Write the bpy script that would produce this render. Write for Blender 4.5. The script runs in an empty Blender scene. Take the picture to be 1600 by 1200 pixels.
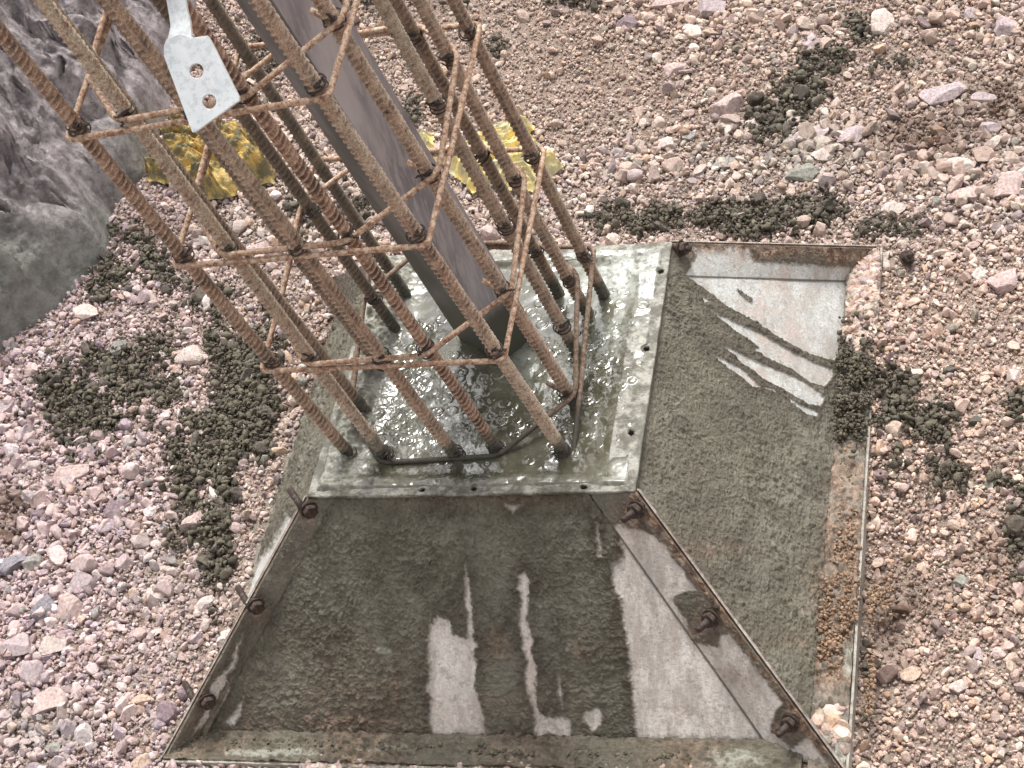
import bpy, bmesh, math, random
import numpy as np
from mathutils import Vector, Matrix
random.seed(7); rng = np.random.RandomState(11)
S = bpy.context.scene
# ------------------------------------------------------------------ camera
CAM = np.array([0.9042, -1.9156, 2.0301]); FPX = 2908.67
def rotm(a, b, c):
    ca, sa, cb, sb, cc, sc = math.cos(a), math.sin(a), math.cos(b), math.sin(b), math.cos(c), math.sin(c)
    Rz = np.array([[ca,-sa,0],[sa,ca,0],[0,0,1]]); Rx = np.array([[1,0,0],[0,cb,-sb],[0,sb,cb]])
    R2 = np.array([[cc,-sc,0],[sc,cc,0],[0,0,1]])
    return Rz @ Rx @ R2
MC = rotm(0.4349, 0.7946, -0.356)
cd = bpy.data.cameras.new('camera'); cam = bpy.data.objects.new('camera', cd); S.collection.objects.link(cam)
m4 = Matrix([list(MC[i]) + [CAM[i]] for i in range(3)] + [[0,0,0,1]])
cam.matrix_world = m4
cd.sensor_width = 36; cd.lens = 36*FPX/1600; cd.clip_start = 0.05; cd.clip_end = 200
S.camera = cam
S.render.resolution_x = 1024; S.render.resolution_y = 768
# ------------------------------------------------------------------ light
SUN_EL, SUN_AZ = math.radians(64), math.radians(-8)     # azimuth from +y towards +x
w = bpy.data.worlds.new('World'); S.world = w; w.use_nodes = True
nt = w.node_tree; bg = nt.nodes['Background']; sky = nt.nodes.new('ShaderNodeTexSky')
sky.sky_type = 'NISHITA'; sky.sun_disc = False; sky.sun_elevation = SUN_EL; sky.sun_rotation = SUN_AZ
sky.dust_density = 4.0; sky.air_density = 1.0; sky.ozone_density = 1.0
hs = nt.nodes.new('ShaderNodeHueSaturation'); hs.inputs['Saturation'].default_value = .06   # thin overcast: the sky's blue mostly washed out
nt.links.new(sky.outputs[0], hs.inputs['Color']); nt.links.new(hs.outputs[0], bg.inputs[0]); bg.inputs[1].default_value = 0.125
sd = bpy.data.lights.new('sun', 'SUN'); sun = bpy.data.objects.new('sun', sd); S.collection.objects.link(sun)
sd.energy = 1.5; sd.angle = math.radians(16); sd.color = (1.0, 0.95, 0.88)
sdir = Vector((math.sin(SUN_AZ)*math.cos(SUN_EL), math.cos(SUN_AZ)*math.cos(SUN_EL), math.sin(SUN_EL)))
sun.rotation_euler = sdir.to_track_quat('Z', 'Y').to_euler(); sun.location = sdir*5
S.view_settings.view_transform = 'Standard'; S.view_settings.look = 'None'
S.view_settings.exposure = 1.1; S.view_settings.gamma = 1.0
# ------------------------------------------------------------------ helpers
def rays(x, y):
    x = np.asarray(x, float); y = np.asarray(y, float)
    q = np.stack([(x-800)/FPX, -(y-600)/FPX, -np.ones_like(x)], -1)
    return q @ MC.T
def at(x, y, z):
    d = rays(x, y); t = (z - CAM[2])/d[..., 2]
    return CAM + d*np.asarray(t)[..., None]
def pix(P):
    q = (np.asarray(P) - CAM) @ MC
    return 800 + FPX*q[..., 0]/-q[..., 2], 600 - FPX*q[..., 1]/-q[..., 2]
def on_plane(x, y, p0, n):
    d = rays(x, y); t = ((p0-CAM)@n)/(d@n); return CAM + d*np.asarray(t)[..., None]
def near_line(x, y, B, D):      # point on the line B + sD closest to the ray
    r = rays(x, y); r = r/np.linalg.norm(r); D = D/np.linalg.norm(D); w0 = CAM - B
    a, b, c, d, e = r@r, r@D, D@D, r@w0, D@w0
    return B + D*((a*e - b*d)/(a*c - b*b))
def hsh(i, j, k, s):
    v = (i.astype(np.int64)*374761393 + j.astype(np.int64)*668265263 + k.astype(np.int64)*2147483647 + s*1274126177) & 0xffffffff
    v = ((v ^ (v >> 13))*1274126177) & 0xffffffff; v = v ^ (v >> 16)
    return (v & 0xffff)/65535.0
def noise(P, sc=1.0, s=0):
    """value noise about 0..1 for an (n,3) or (n,2) array"""
    P = np.asarray(P, float)*sc
    if P.shape[-1] == 2: P = np.concatenate([P, np.full(P.shape[:-1]+(1,), 0.37)], -1)
    F = np.floor(P); f = P - F; f = f*f*(3-2*f); I = F.astype(np.int64)
    o = 0
    for a in (0, 1):
        for b in (0, 1):
            for c in (0, 1):
                wt = (f[..., 0] if a else 1-f[..., 0])*(f[..., 1] if b else 1-f[..., 1])*(f[..., 2] if c else 1-f[..., 2])
                o = o + wt*hsh(I[..., 0]+a, I[..., 1]+b, I[..., 2]+c, s)
    return o
def fbm(P, sc=1.0, n=4, s=0):
    o = 0; a = 1; t = 0
    for i in range(n):
        o = o + a*noise(P, sc*2.03**i, s+i*17); t += a; a *= .5
    return o/t
def cells(P, sc, s=0):
    """2-D voronoi: F1, F2 and a random value of the nearest cell"""
    Q = np.asarray(P, float)[..., :2]*sc; I = np.floor(Q).astype(np.int64)
    f1 = np.full(Q.shape[:-1], 9.); f2 = f1.copy(); cid = f1*0
    z = np.zeros(Q.shape[:-1], np.int64)
    for a in (-1, 0, 1):
        for b in (-1, 0, 1):
            i = I[..., 0]+a; j = I[..., 1]+b
            d = np.hypot(i+hsh(i, j, z, s)-Q[..., 0], j+hsh(i, j, z, s+5)-Q[..., 1])
            c = hsh(i, j, z, s+9); n1 = d < f1
            f2 = np.where(n1, f1, np.minimum(f2, d)); cid = np.where(n1, c, cid); f1 = np.where(n1, d, f1)
    return f1, f2, cid
def inpoly(x, y, poly):
    ins = np.zeros(x.shape, bool); n = len(poly)
    for i in range(n):
        x1, y1 = poly[i]; x2, y2 = poly[(i+1) % n]
        if y1 == y2: continue
        c = ((y1 > y) != (y2 > y)) & (x < (x2-x1)*(y-y1)/(y2-y1) + x1)
        ins ^= c
    return ins
def pdist(x, y, poly):          # distance to the outline
    d = np.full(x.shape, 1e9); n = len(poly)
    for i in range(n):
        x1, y1 = poly[i]; x2, y2 = poly[(i+1) % n]
        dx, dy = x2-x1, y2-y1; t = np.clip(((x-x1)*dx+(y-y1)*dy)/(dx*dx+dy*dy+1e-9), 0, 1)
        d = np.minimum(d, np.hypot(x-x1-t*dx, y-y1-t*dy))
    return d
def smooth(a, b, x):
    t = np.clip((x-a)/(b-a), 0, 1); return t*t*(3-2*t)
def tag(o, label=None, cat=None, group=None, kind=None):
    if label: o['label'] = label
    if cat: o['category'] = cat
    if group: o['group'] = group
    if kind: o['kind'] = kind
    return o
def build(name, V, F, mat, parent=None, attrs=None, col=None, flat=False):
    """V (n,3); F (m,k) array or list of arrays with differing k"""
    Fs = F if isinstance(F, list) else [F]
    me = bpy.data.meshes.new(name); V = np.asarray(V, np.float32)
    me.vertices.add(len(V)); me.vertices.foreach_set('co', V.ravel())
    nl = sum(f.size for f in Fs); nf = sum(len(f) for f in Fs)
    me.loops.add(nl); me.loops.foreach_set('vertex_index', np.concatenate([np.asarray(f, np.int32).ravel() for f in Fs]))
    me.polygons.add(nf); st = []; p = 0
    for f in Fs:
        k = f.shape[1]; st.append(p + np.arange(len(f))*k); p += f.size
    me.polygons.foreach_set('loop_start', np.concatenate(st).astype(np.int32))
    me.update(calc_edges=True)
    me.polygons.foreach_set('use_smooth', np.full(nf, not flat)); me.update()
    for k, v in (attrs or {}).items():
        a = me.attributes.new(k, 'FLOAT', 'POINT'); a.data.foreach_set('value', np.asarray(v, np.float32).ravel())
    if col is not None:
        a = me.color_attributes.new('tint', 'FLOAT_COLOR', 'POINT')
        a.data.foreach_set('color', np.concatenate([col, np.ones((len(col), 1))], 1).astype(np.float32).ravel())
    me.materials.append(mat)
    o = bpy.data.objects.new(name, me); S.collection.objects.link(o)
    if parent: o.parent = parent
    return o
def from_bm(name, bm, mat, parent=None, flat=True):
    me = bpy.data.meshes.new(name); bm.normal_update(); bm.to_mesh(me); bm.free(); me.materials.append(mat)
    for p in me.polygons: p.use_smooth = not flat
    o = bpy.data.objects.new(name, me); S.collection.objects.link(o)
    if parent: o.parent = parent
    return o
def empty(name, loc=(0, 0, 0)):
    o = bpy.data.objects.new(name, None); S.collection.objects.link(o); o.location = loc; o.empty_display_size = .05
    return o
def gridf(n, m, off=0):
    i, j = np.meshgrid(np.arange(n-1), np.arange(m-1), indexing='ij'); a = (i*m+j).ravel()+off
    return np.stack([a, a+m, a+m+1, a+1], 1)
def tube(path, r, seg=10, closed=False, rf=None):
    """tube round a polyline; returns V, F and ring parameter"""
    P = np.asarray(path, float); n = len(P)
    T = np.gradient(P, axis=0) if not closed else (np.roll(P, -1, 0)-np.roll(P, 1, 0))
    T /= np.linalg.norm(T, axis=1)[:, None]+1e-12
    up = np.array([.31, .22, .92]); U = np.zeros_like(P)
    u = np.cross(T[0], up); u /= np.linalg.norm(u)
    for i in range(n):
        u = u - T[i]*(u@T[i]); u /= np.linalg.norm(u); U[i] = u
    W = np.cross(T, U); th = np.arange(seg)*2*math.pi/seg
    rr = r if rf is None else rf
    rr = np.broadcast_to(np.asarray(rr, float), (n,)) if np.ndim(rr) < 2 else rr
    rr = rr[:, None] if rr.ndim == 1 else rr
    V = P[:, None] + rr[..., None]*(U[:, None]*np.cos(th)[None, :, None] + W[:, None]*np.sin(th)[None, :, None])
    V = V.reshape(-1, 3); k = n if closed else n-1
    i, j = np.meshgrid(np.arange(k), np.arange(seg), indexing='ij'); i = i.ravel(); j = j.ravel()
    i2 = (i+1) % n; j2 = (j+1) % seg
    F = np.stack([i*seg+j, i*seg+j2, i2*seg+j2, i2*seg+j], 1)
    if closed: return V, [F]
    c = np.stack([P[0], P[-1]]); b = len(V); V = np.concatenate([V, c]); q = np.arange(seg); q2 = (q+1) % seg
    F2 = np.concatenate([np.stack([q2, q, np.full(seg, b)], 1), np.stack([(n-1)*seg+q, (n-1)*seg+q2, np.full(seg, b+1)], 1)])
    return V, [F, F2]
def join(parts):
    V = []; Q = {}; o = 0
    for v, f in parts:
        for g in f: Q.setdefault(g.shape[1], []).append(g+o)
        V.append(v); o += len(v)
    return np.concatenate(V), [np.concatenate(q) for q in Q.values()]
# ------------------------------------------------------------------ materials
class NT:
    def __init__(s, name):
        s.m = bpy.data.materials.new(name); s.m.use_nodes = True; s.t = s.m.node_tree
        s.b = s.t.nodes['Principled BSDF']
    def n(s, typ, **kw):
        x = s.t.nodes.new('ShaderNode'+typ)
        for k, v in kw.items(): setattr(x, k, v)
        return x
    def l(s, a, b): s.t.links.new(a, b)
    def obj(s):
        return s.n('TexCoord').outputs['Object']
    def noise(s, sc, det=4, rough=.6, vec=None, stretch=None):
        x = s.n('TexNoise'); x.inputs['Scale'].default_value = sc; x.inputs['Detail'].default_value = det
        x.inputs['Roughness'].default_value = rough
        v = vec or s.obj()
        if stretch:
            mp = s.n('Mapping'); mp.inputs['Scale'].default_value = stretch; s.l(v, mp.inputs[0]); v = mp.outputs[0]
        s.l(v, x.inputs['Vector']); return x.outputs['Fac']
    def vor(s, sc, feat='F1', out='Distance'):
        x = s.n('TexVoronoi', feature=feat); x.inputs['Scale'].default_value = sc; s.l(s.obj(), x.inputs['Vector']); return x.outputs[out]
    def ramp(s, f, stops):
        x = s.n('ValToRGB'); e = x.color_ramp.elements
        while len(e) < len(stops): e.new(.5)
        for i, (p, c) in enumerate(stops): e[i].position = p; e[i].color = (*c, 1) if isinstance(c, tuple) else (c, c, c, 1)
        s.l(f, x.inputs[0]); return x.outputs[0]
    def mix(s, f, a, b, mode='MIX'):
        x = s.n('MixRGB', blend_type=mode)
        for v, k in ((f, 0), (a, 1), (b, 2)):
            if isinstance(v, (int, float)): x.inputs[k].default_value = v if k == 0 else (v, v, v, 1)
            elif isinstance(v, tuple): x.inputs[k].default_value = (*v, 1)
            else: s.l(v, x.inputs[k])
        return x.outputs[0]
    def attr(s, name, col=False):
        x = s.n('Attribute'); x.attribute_name = name; return x.outputs['Color' if col else 'Fac']
    def math(s, op, a, b=0.0):
        x = s.n('Math', operation=op)
        for v, k in ((a, 0), (b, 1)):
            if isinstance(v, (int, float)): x.inputs[k].default_value = v
            else: s.l(v, x.inputs[k])
        return x.outputs[0]
    def bump(s, h, st=.5, d=.002):
        x = s.n('Bump'); x.inputs['Strength'].default_value = st; x.inputs['Distance'].default_value = d
        s.l(h, x.inputs['Height'])
        if s.b.inputs['Normal'].is_linked: s.l(s.b.inputs['Normal'].links[0].from_socket, x.inputs['Normal'])
        s.l(x.outputs[0], s.b.inputs['Normal'])
    def out(s, col, rough=.8, metal=0.0, spec=.4):
        for v, k in ((col, 'Base Color'), (rough, 'Roughness'), (metal, 'Metallic'), (spec, 'Specular IOR Level')):
            if isinstance(v, tuple): s.b.inputs[k].default_value = (*v, 1)
            elif isinstance(v, (int, float)): s.b.inputs[k].default_value = v
            else: s.l(v, s.b.inputs[k])
        return s.m
def m_ground():
    t = NT('sandy_soil'); c = t.ramp(t.noise(5, 6), [(.3, (.22, .145, .11)), (.5, (.34, .25, .20)), (.7, (.45, .35, .30))])
    v = t.vor(230, out='Color'); sep = t.n('SeparateColor'); t.l(v, sep.inputs[0])
    c = t.mix(t.ramp(sep.outputs[0], [(.35, 0.), (.75, .8)]), c, (.42, .33, .28))
    c = t.mix(.35, c, t.ramp(t.noise(90, 4), [(.35, .1), (.65, .5)]), 'MULTIPLY')
    t.bump(t.vor(230), 1.0, .004); t.bump(t.noise(60, 6), .8, .006)
    return t.out(c, .9)
def m_stone(name, rough=.9, bump=.7, mott=.6):
    t = NT(name); c = t.attr('tint', True)
    c = t.mix(mott, c, t.ramp(t.noise(170, 7, .75), [(.38, .42), (.49, .97), (.62, 1.35)]), 'MULTIPLY')
    c = t.mix(t.ramp(t.noise(45, 4), [(.5, 0.), (.75, .45)]), c, (.50, .43, .39))
    t.bump(t.noise(260, 6, .75), bump, .003)
    return t.out(c, rough)
def m_crumb():
    t = NT('fresh_cement_crumbs'); c = t.mix(.5, t.attr('tint', True), t.ramp(t.noise(260, 5, .7), [(.3, .35), (.7, 1.6)]), 'MULTIPLY')
    t.bump(t.noise(420, 4, .7), .7, .002); return t.out(c, .62, spec=.35)
def m_boulder():
    t = NT('slurry_coated_rock')
    n1 = t.noise(2.2, 5); n2 = t.noise(35, 6, .7)
    rock = t.ramp(n2, [(.40, (.27, .215, .235)), (.5, (.46, .385, .41)), (.60, (.64, .56, .58))])
    mud = t.ramp(n2, [(.40, (.27, .265, .24)), (.5, (.36, .353, .325)), (.60, (.44, .43, .40))])
    g = t.attr('slurry'); c = t.mix(t.math('ADD', g, t.math('MULTIPLY', t.math('SUBTRACT', n1, .5), .7)), rock, mud)
    t.bump(t.noise(14, 10, .68), 1., .05); t.bump(t.noise(110, 7, .75), 1., .008)
    return t.out(c, .72)
def m_panel(name, bare, bare2, spec=.4):
    t = NT(name); coat = t.attr('coat'); rust = t.attr('rust'); pale = t.attr('pale')
    n = t.noise(26, 7, .75); nf = t.noise(190, 7, .78); ns = t.noise(9, 5, .6)
    b = t.mix(t.ramp(n, [(.35, 0.), (.62, 1.)]), bare, bare2)
    b = t.mix(.75, b, t.ramp(nf, [(.38, .6), (.49, .97), (.62, 1.12)]), 'MULTIPLY')
    b = t.mix(t.ramp(t.noise(24, 7, .75, stretch=(1, .3, .3)), [(.47, 0.), (.57, .6)]), b, (.40, .35, .31))
    b = t.mix(t.ramp(t.noise(9, 7, .7), [(.52, 0.), (.60, .4)]), b, (.62, .47, .40))
    b = t.mix(t.ramp(t.noise(60, 6, .78), [(.55, 0.), (.62, .6)]), b, (.34, .28, .24))
    c1 = t.ramp(nf, [(.36, (.105, .095, .068)), (.5, (.170, .155, .115)), (.66, (.255, .238, .185))])
    c1 = t.mix(t.ramp(ns, [(.42, 0.), (.64, .6)]), c1, (.082, .070, .050))
    c1 = t.mix(t.ramp(t.noise(16, 6, .7, stretch=(1, 1, .12)), [(.5, 0.), (.66, .55)]), c1, (.10, .085, .062))
    c1 = t.mix(t.ramp(t.noise(7, 8, .72), [(.50, 0.), (.60, .5)]), c1, (.24, .225, .18))
    c1 = t.mix(t.ramp(t.noise(11, 8, .72), [(.40, .6), (.48, 0.)]), c1, (.070, .058, .042))
    c = t.mix(coat, b, c1)
    c = t.mix(t.math('MULTIPLY', t.attr('wet'), .8), c, (.075, .06, .045))  # wet mortar tint, also the shadow line painted along flange creases
    rc = t.ramp(t.noise(70, 5, .7), [(.40, (.075, .045, .032)), (.50, (.21, .125, .08)), (.60, (.42, .30, .22))])
    c = t.mix(t.math('MULTIPLY', rust, t.ramp(t.noise(30, 7, .78), [(.42, .25), (.52, 1.)])), c, rc)
    c = t.mix(t.ramp(t.math('MULTIPLY', pale, t.noise(70, 6, .75)), [(.33, 0.), (.44, .75)]), c, (.42, .42, .36))
    r = t.mix(coat, .6, t.ramp(t.noise(18, 4), [(.3, .30), (.7, .62)]))
    t.bump(t.noise(420, 5, .75), .8, .0015); t.bump(nf, 1., .003); t.bump(n, .4, .003)
    return t.out(c, r, spec=spec)
def m_lip():
    t = NT('cement_smeared_steel'); n = t.noise(40, 6, .7); f = t.noise(180, 5, .7, stretch=(1, 4, 1))
    c = t.ramp(n, [(.42, (.10, .093, .072)), (.5, (.18, .17, .14)), (.58, (.32, .31, .27))])
    c = t.mix(.5, c, t.ramp(f, [(.42, .45), (.55, 1.15)]), 'MULTIPLY')
    t.bump(f, .5, .0015); return t.out(c, .55, spec=.4)
def m_wet():
    t = NT('wet_cement_surface'); milk = t.attr('milk'); rough = t.attr('dry')  # milk: pale scum and painted sky reflections together
    n = t.noise(12, 5, .6); nf = t.noise(90, 5, .65)
    c = t.ramp(n, [(.36, (.045, .041, .026)), (.5, (.080, .074, .049)), (.64, (.125, .117, .082))])
    c = t.mix(t.math('MULTIPLY', milk, t.ramp(nf, [(.38, .25), (.5, 1.)])), c, (.46, .48, .43))  # pale scum that also paints white sky reflections into the base colour
    c = t.mix(t.ramp(t.noise(55, 6, .72), [(.58, 0.), (.60, .5)]), c, (.24, .23, .185))
    c = t.mix(rough, c, t.ramp(nf, [(.42, (.10, .094, .07)), (.5, (.17, .163, .125)), (.58, (.29, .28, .23))]))
    r = t.mix(rough, .06, .6)
    t.bump(nf, .12, .002); return t.out(c, r, spec=1.0)
def m_rebar():
    t = NT('rusty_ribbed_steel'); rib = t.attr('rib'); dust = t.attr('dust'); mort = t.attr('mortar')
    n = t.noise(45, 6, .7); nf = t.noise(230, 4, .7)
    c = t.ramp(n, [(.40, (.075, .038, .026)), (.5, (.205, .105, .066)), (.60, (.37, .235, .16))])
    c = t.mix(t.math('MULTIPLY', rib, t.ramp(nf, [(.3, .3), (.55, .95)])), c, (.56, .43, .34))
    d = t.math('MULTIPLY', dust, t.ramp(t.noise(75, 6, .75), [(.36, 0.), (.56, 1.)]))
    c = t.mix(d, c, (.52, .44, .34))
    c = t.mix(.7, c, t.ramp(t.noise(420, 5, .75), [(.40, .3), (.5, 1.), (.60, 1.35)]), 'MULTIPLY')
    mc = t.ramp(nf, [(.3, (.045, .042, .032)), (.7, (.12, .115, .09))])
    c = t.mix(t.math('MULTIPLY', mort, t.ramp(t.noise(60, 5), [(.25, .5), (.45, 1.)])), c, mc)
    t.bump(nf, .5, .0012); return t.out(c, .68)
def m_tie():
    t = NT('rusty_tie_steel'); n = t.noise(150, 7, .78); mort = t.attr('mortar')
    c = t.ramp(n, [(.36, (.12, .06, .038)), (.45, (.29, .16, .10)), (.53, (.45, .31, .22)), (.65, (.62, .52, .42))])
    c = t.mix(mort, c, t.ramp(n, [(.3, (.035, .03, .024)), (.7, (.10, .085, .065))]))
    t.bump(t.noise(300, 4, .7), .5, .001); return t.out(c, .7)
def m_wire():
    t = NT('dark_binding_wire'); return t.out(t.ramp(t.noise(150, 3), [(.3, (.02, .017, .016)), (.7, (.08, .055, .045))]), .55)
def m_angle():
    t = NT('mill_scale_steel'); n = t.noise(14, 6, .65, stretch=(1, 1, .22)); f = t.noise(120, 5, .7, stretch=(1, 1, .12))
    c = t.ramp(n, [(.38, (.24, .23, .25)), (.5, (.36, .345, .375)), (.62, (.50, .48, .51))])
    c = t.mix(t.ramp(f, [(.49, 0.), (.57, .6)]), c, (.50, .47, .47))
    c = t.mix(t.ramp(t.noise(6, 3), [(.62, 0.), (.74, .35)]), c, (.26, .15, .145))
    c = t.mix(t.math('MULTIPLY', t.attr('film'), t.ramp(t.noise(7, 6, .7, stretch=(1, 1, .3)), [(.4, 1.), (.6, .6)])), c, (.088, .090, .076))  # slurry film on the left face, its shade darkened into the colour
    c = t.mix(t.attr('mortar'), c, (.085, .084, .066))
    t.bump(f, .15, .001); return t.out(c, .45, .2, .5)
def m_galv():
    t = NT('galvanised_steel'); n = t.noise(55, 4); v = t.ramp(t.noise(90, 7, .8), [(.42, .62), (.5, 1.)])
    c = t.mix(.5, t.ramp(n, [(.3, (.74, .78, .80)), (.7, (.86, .88, .89))]), v, 'MULTIPLY')
    t.bump(t.noise(200, 3), .08, .0005); return t.out(c, .42, .35, .5)
def m_bolt():
    t = NT('dark_rusty_bolt'); c = t.ramp(t.noise(160, 5, .7), [(.4, (.018, .014, .012)), (.54, (.045, .028, .022)), (.66, (.13, .08, .06))])
    t.bump(t.noise(400, 3), .5, .001); return t.out(c, .6)
def m_sack(name, c1, c2, dirt):
    t = NT(name); n = t.noise(22, 5, .65); uvx = t.n('TexWave', wave_type='BANDS', bands_direction='X'); uvx.inputs['Scale'].default_value = 110
    uvy = t.n('TexWave', wave_type='BANDS', bands_direction='Y'); uvy.inputs['Scale'].default_value = 110
    t.l(t.obj(), uvx.inputs[0]); t.l(t.obj(), uvy.inputs[0])
    c = t.mix(t.ramp(n, [(.42, 0.), (.6, 1.)]), c1, c2)
    c = t.mix(t.ramp(t.noise(40, 6, .7), [(.45, 0.), (.56, .85)]), c, dirt)
    h = t.mix(1., uvx.outputs[1], uvy.outputs[1], 'ADD'); t.bump(h, .25, .001); t.bump(t.noise(70, 4), .5, .004)
    return t.out(c, .6)
M = dict(ground=m_ground(), gravel=m_stone('crushed_stone'), rock=m_stone('rough_stone', .9, .9, .7), crumb=m_crumb(), boulder=m_boulder(),
         near=m_panel('mortar_smeared_plate', (.66, .585, .53), (.82, .765, .715)), right=m_panel('mortar_smeared_pale_plate', (.50, .50, .47), (.66, .67, .65)),
         lip=m_lip(), wet=m_wet(), rebar=m_rebar(), tie=m_tie(), wire=m_wire(), angle=m_angle(), galv=m_galv(), bolt=m_bolt(),
         sack=m_sack('yellow_woven_sack', (.60, .40, .12), (.30, .25, .11), (.11, .10, .065)),
         sack2=m_sack('pale_yellow_woven_sack', (.80, .62, .20), (.62, .58, .34), (.46, .42, .28)))
# ------------------------------------------------------------------ main dimensions
A, B, H, BI = .2565, .5389, .3138, .489        # mouth half width, base half width, height, foot of the panels
# ------------------------------------------------------------------ ground
BOULD = [(340,-60),(325,0),(300,80),(268,160),(252,215),(222,285),(180,335),(168,400),(120,465),(95,485),(40,530),(0,562),(-300,760),(-900,500),(-900,-900),(340,-900)]
bw = at([p[0] for p in BOULD[:13]], [p[1] for p in BOULD[:13]], -H)[:, :2]
BW = [tuple(p) for p in bw] + [(-3.4, .6), (-3.6, 3.6), (-.9, 3.6)]
def zg(x, y):
    P = np.stack([x, y], -1)
    z = -H - .007 + .030*(fbm(P, 2.2, 3, 3)-.5) + .012*(noise(P, 9, 8)-.5)
    e = np.maximum(np.abs(x), np.abs(y))
    z = z - .035*smooth(.15, -.25, y)*smooth(.50, .56, x)*smooth(.75, .6, x)
    z = z + .016*smooth(-.66, -.58, x)*smooth(-.46, -.52, x)*smooth(-.62, -.40, y)
    side = smooth(-.46, -.50, x)*smooth(-.60, -.48, y)*smooth(.60, .50, y)
    z = z + .05*smooth(1.0, 2.2, y) + .10*smooth(-.9, -2.2, x)
    z = np.where((e < B-.06) & (side < .5), -H-.05, z)
    r = np.hypot(x, y); return z + .15*(fbm(P, .5, 2, 30)-.5)*smooth(2, 5, r)
u = np.linspace(-1, 1, 520); g1 = np.sign(u)*(1.9*np.abs(u)/.8*(np.abs(u) < .8) + (np.abs(u) >= .8)*(1.9+ (np.maximum(np.abs(u)-.8,0)/.2)**2.5*28))
X, Y = np.meshgrid(g1-.35, g1+.45, indexing='ij')
V = np.stack([X, Y, zg(X, Y)], -1).reshape(-1, 3)
tag(build('ground', V, gridf(520, 520), M['ground']), kind='structure')
# ------------------------------------------------------------------ stones
def ico(sub):
    bm = bmesh.new(); bmesh.ops.create_icosphere(bm, subdivisions=sub, radius=1)
    v = np.array([q.co[:] for q in bm.verts]); f = np.array([[q.index for q in p.verts] for p in bm.faces]); bm.free(); return v, f
def rockshape(sub, planes=9, rough=.08, seed=0, lo=.55, hi=.9):
    r = np.random.RandomState(seed); v, f = ico(sub); v = v.copy()
    for _ in range(planes):
        n = r.randn(3); n /= np.linalg.norm(n); d = r.uniform(lo, hi); s = v@n
        v -= n*np.maximum(0, s-d)[:, None]
    if rough: v *= (1 + rough*(fbm(v+seed*3.1, 2.2, 3, seed)[:, None]-.5)*2)
    return v, f
def rotations(n, r):
    q = r.randn(n, 4); q /= np.linalg.norm(q, axis=1)[:, None]; w_, x, y, z = q.T
    return np.stack([np.stack([1-2*(y*y+z*z), 2*(x*y-w_*z), 2*(x*z+w_*y)], -1), np.stack([2*(x*y+w_*z), 1-2*(x*x+z*z), 2*(y*z-w_*x)], -1),
                     np.stack([2*(x*z-w_*y), 2*(y*z+w_*x), 1-2*(x*x+y*y)], -1)], 1)
def scatter(P, D, C, sub, planes, protos, seed, rough=.06, lo=.5):
    r = np.random.RandomState(seed); pr = [rockshape(sub, planes, rough, seed*50+i, lo) for i in range(protos)]
    which = r.randint(protos, size=len(P)); Vs = []; Fs = []; Cs = []; off = 0
    R = rotations(len(P), r); an = r.uniform(.55, 1.35, (len(P), 3)); an[:, 2] *= .85
    for k in range(protos):
        i = np.where(which == k)[0]
        if not len(i): continue
        v, f = pr[k]
        q = v[None]*an[i][:, None]*(D[i]/2)[:, None, None]
        q = np.einsum('nij,nvj->nvi', R[i], q) + P[i][:, None]
        Vs.append(q.reshape(-1, 3)); Fs.append((f[None]+(off+np.arange(len(i))*len(v))[:, None, None]).reshape(-1, 3))
        Cs.append(np.repeat(C[i], len(v), 0)); off += len(i)*len(v)
    return np.concatenate(Vs), np.concatenate(Fs), np.concatenate(Cs)
def gauss(px, py, L):
    o = np.zeros(px.shape)
    for x, y, rx, ry, a in L: o = np.maximum(o, a*np.exp(-(((px-x)/rx)**2+((py-y)/ry)**2)))
    return o
SAND = [(880,60,130,60,1.),(700,20,120,50,1),(950,130,130,70,.8),(1010,200,120,60,.7),(800,120,80,60,.8),(1420,90,110,50,.5),(1480,60,90,40,.4),(250,1060,90,60,.6),(1400,1100,90,90,.45),(1380,980,50,50,.5)]
COARSE = [(60,900,190,280,1.),(200,800,150,160,.7),(100,740,120,80,.8),(1290,220,200,60,1.),(1500,270,130,60,1.),(1120,30,170,50,.8),(1540,30,90,60,.7),(330,380,140,70,.5),(60,1100,120,90,.8),(1000,260,150,50,.6)]
SPILL_SHADE = [(130,640,80,75,1),(200,590,80,70,.9),(250,430,60,50,.6),(330,500,70,60,.6),(380,560,60,50,1),(390,640,45,80,1),(180,420,45,60,.8),(300,790,60,60,.5),(280,850,50,50,.4),
        (215,375,40,40,.8),(345,850,34,130,.9),(380,640,60,110,.9),(300,740,60,80,.6),(300,680,50,50,.4),(420,480,50,50,.35),(1240,140,50,45,1),(1290,95,50,30,.7),(1345,45,28,28,.8),(1200,190,40,35,.8),(1010,345,110,28,.95),(1150,345,120,30,.95),
        (1270,325,60,35,.9),(1390,350,80,28,.5),(1410,105,45,22,.6),(1400,620,55,45,.9),(1450,665,50,40,.85),(1480,740,55,45,.7),(1590,640,25,45,.6),(1592,810,28,100,.85),(1560,745,30,40,.4),
        (650,175,22,28,1),(775,78,26,24,1),(430,80,50,60,.7),(480,330,50,60,.5),(560,330,40,50,.5),(600,12,140,14,.8),(900,5,90,12,.6),(150,470,60,35,.5),(1600,300,20,30,.4),(1385,660,30,110,.5),(1350,1020,14,120,.5)]  # the thin top-edge blobs colour in a shadow gap
GREEN = [(60,1140,90,50,1),(1240,240,90,50,1),(340,360,70,40,.7),(250,900,70,60,.5),(1130,250,60,30,.6),(520,90,60,60,.4),(1590,230,40,30,.4)]
BROWN = [(1450,215,80,30,1),(1570,165,60,35,1),(1400,935,50,38,1),(1385,980,30,70,.8),(1560,870,40,40,.5),(230,360,50,30,.6),(20,790,40,30,.8),(15,830,25,30,.8),(1365,1050,14,60,.7)]
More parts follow.
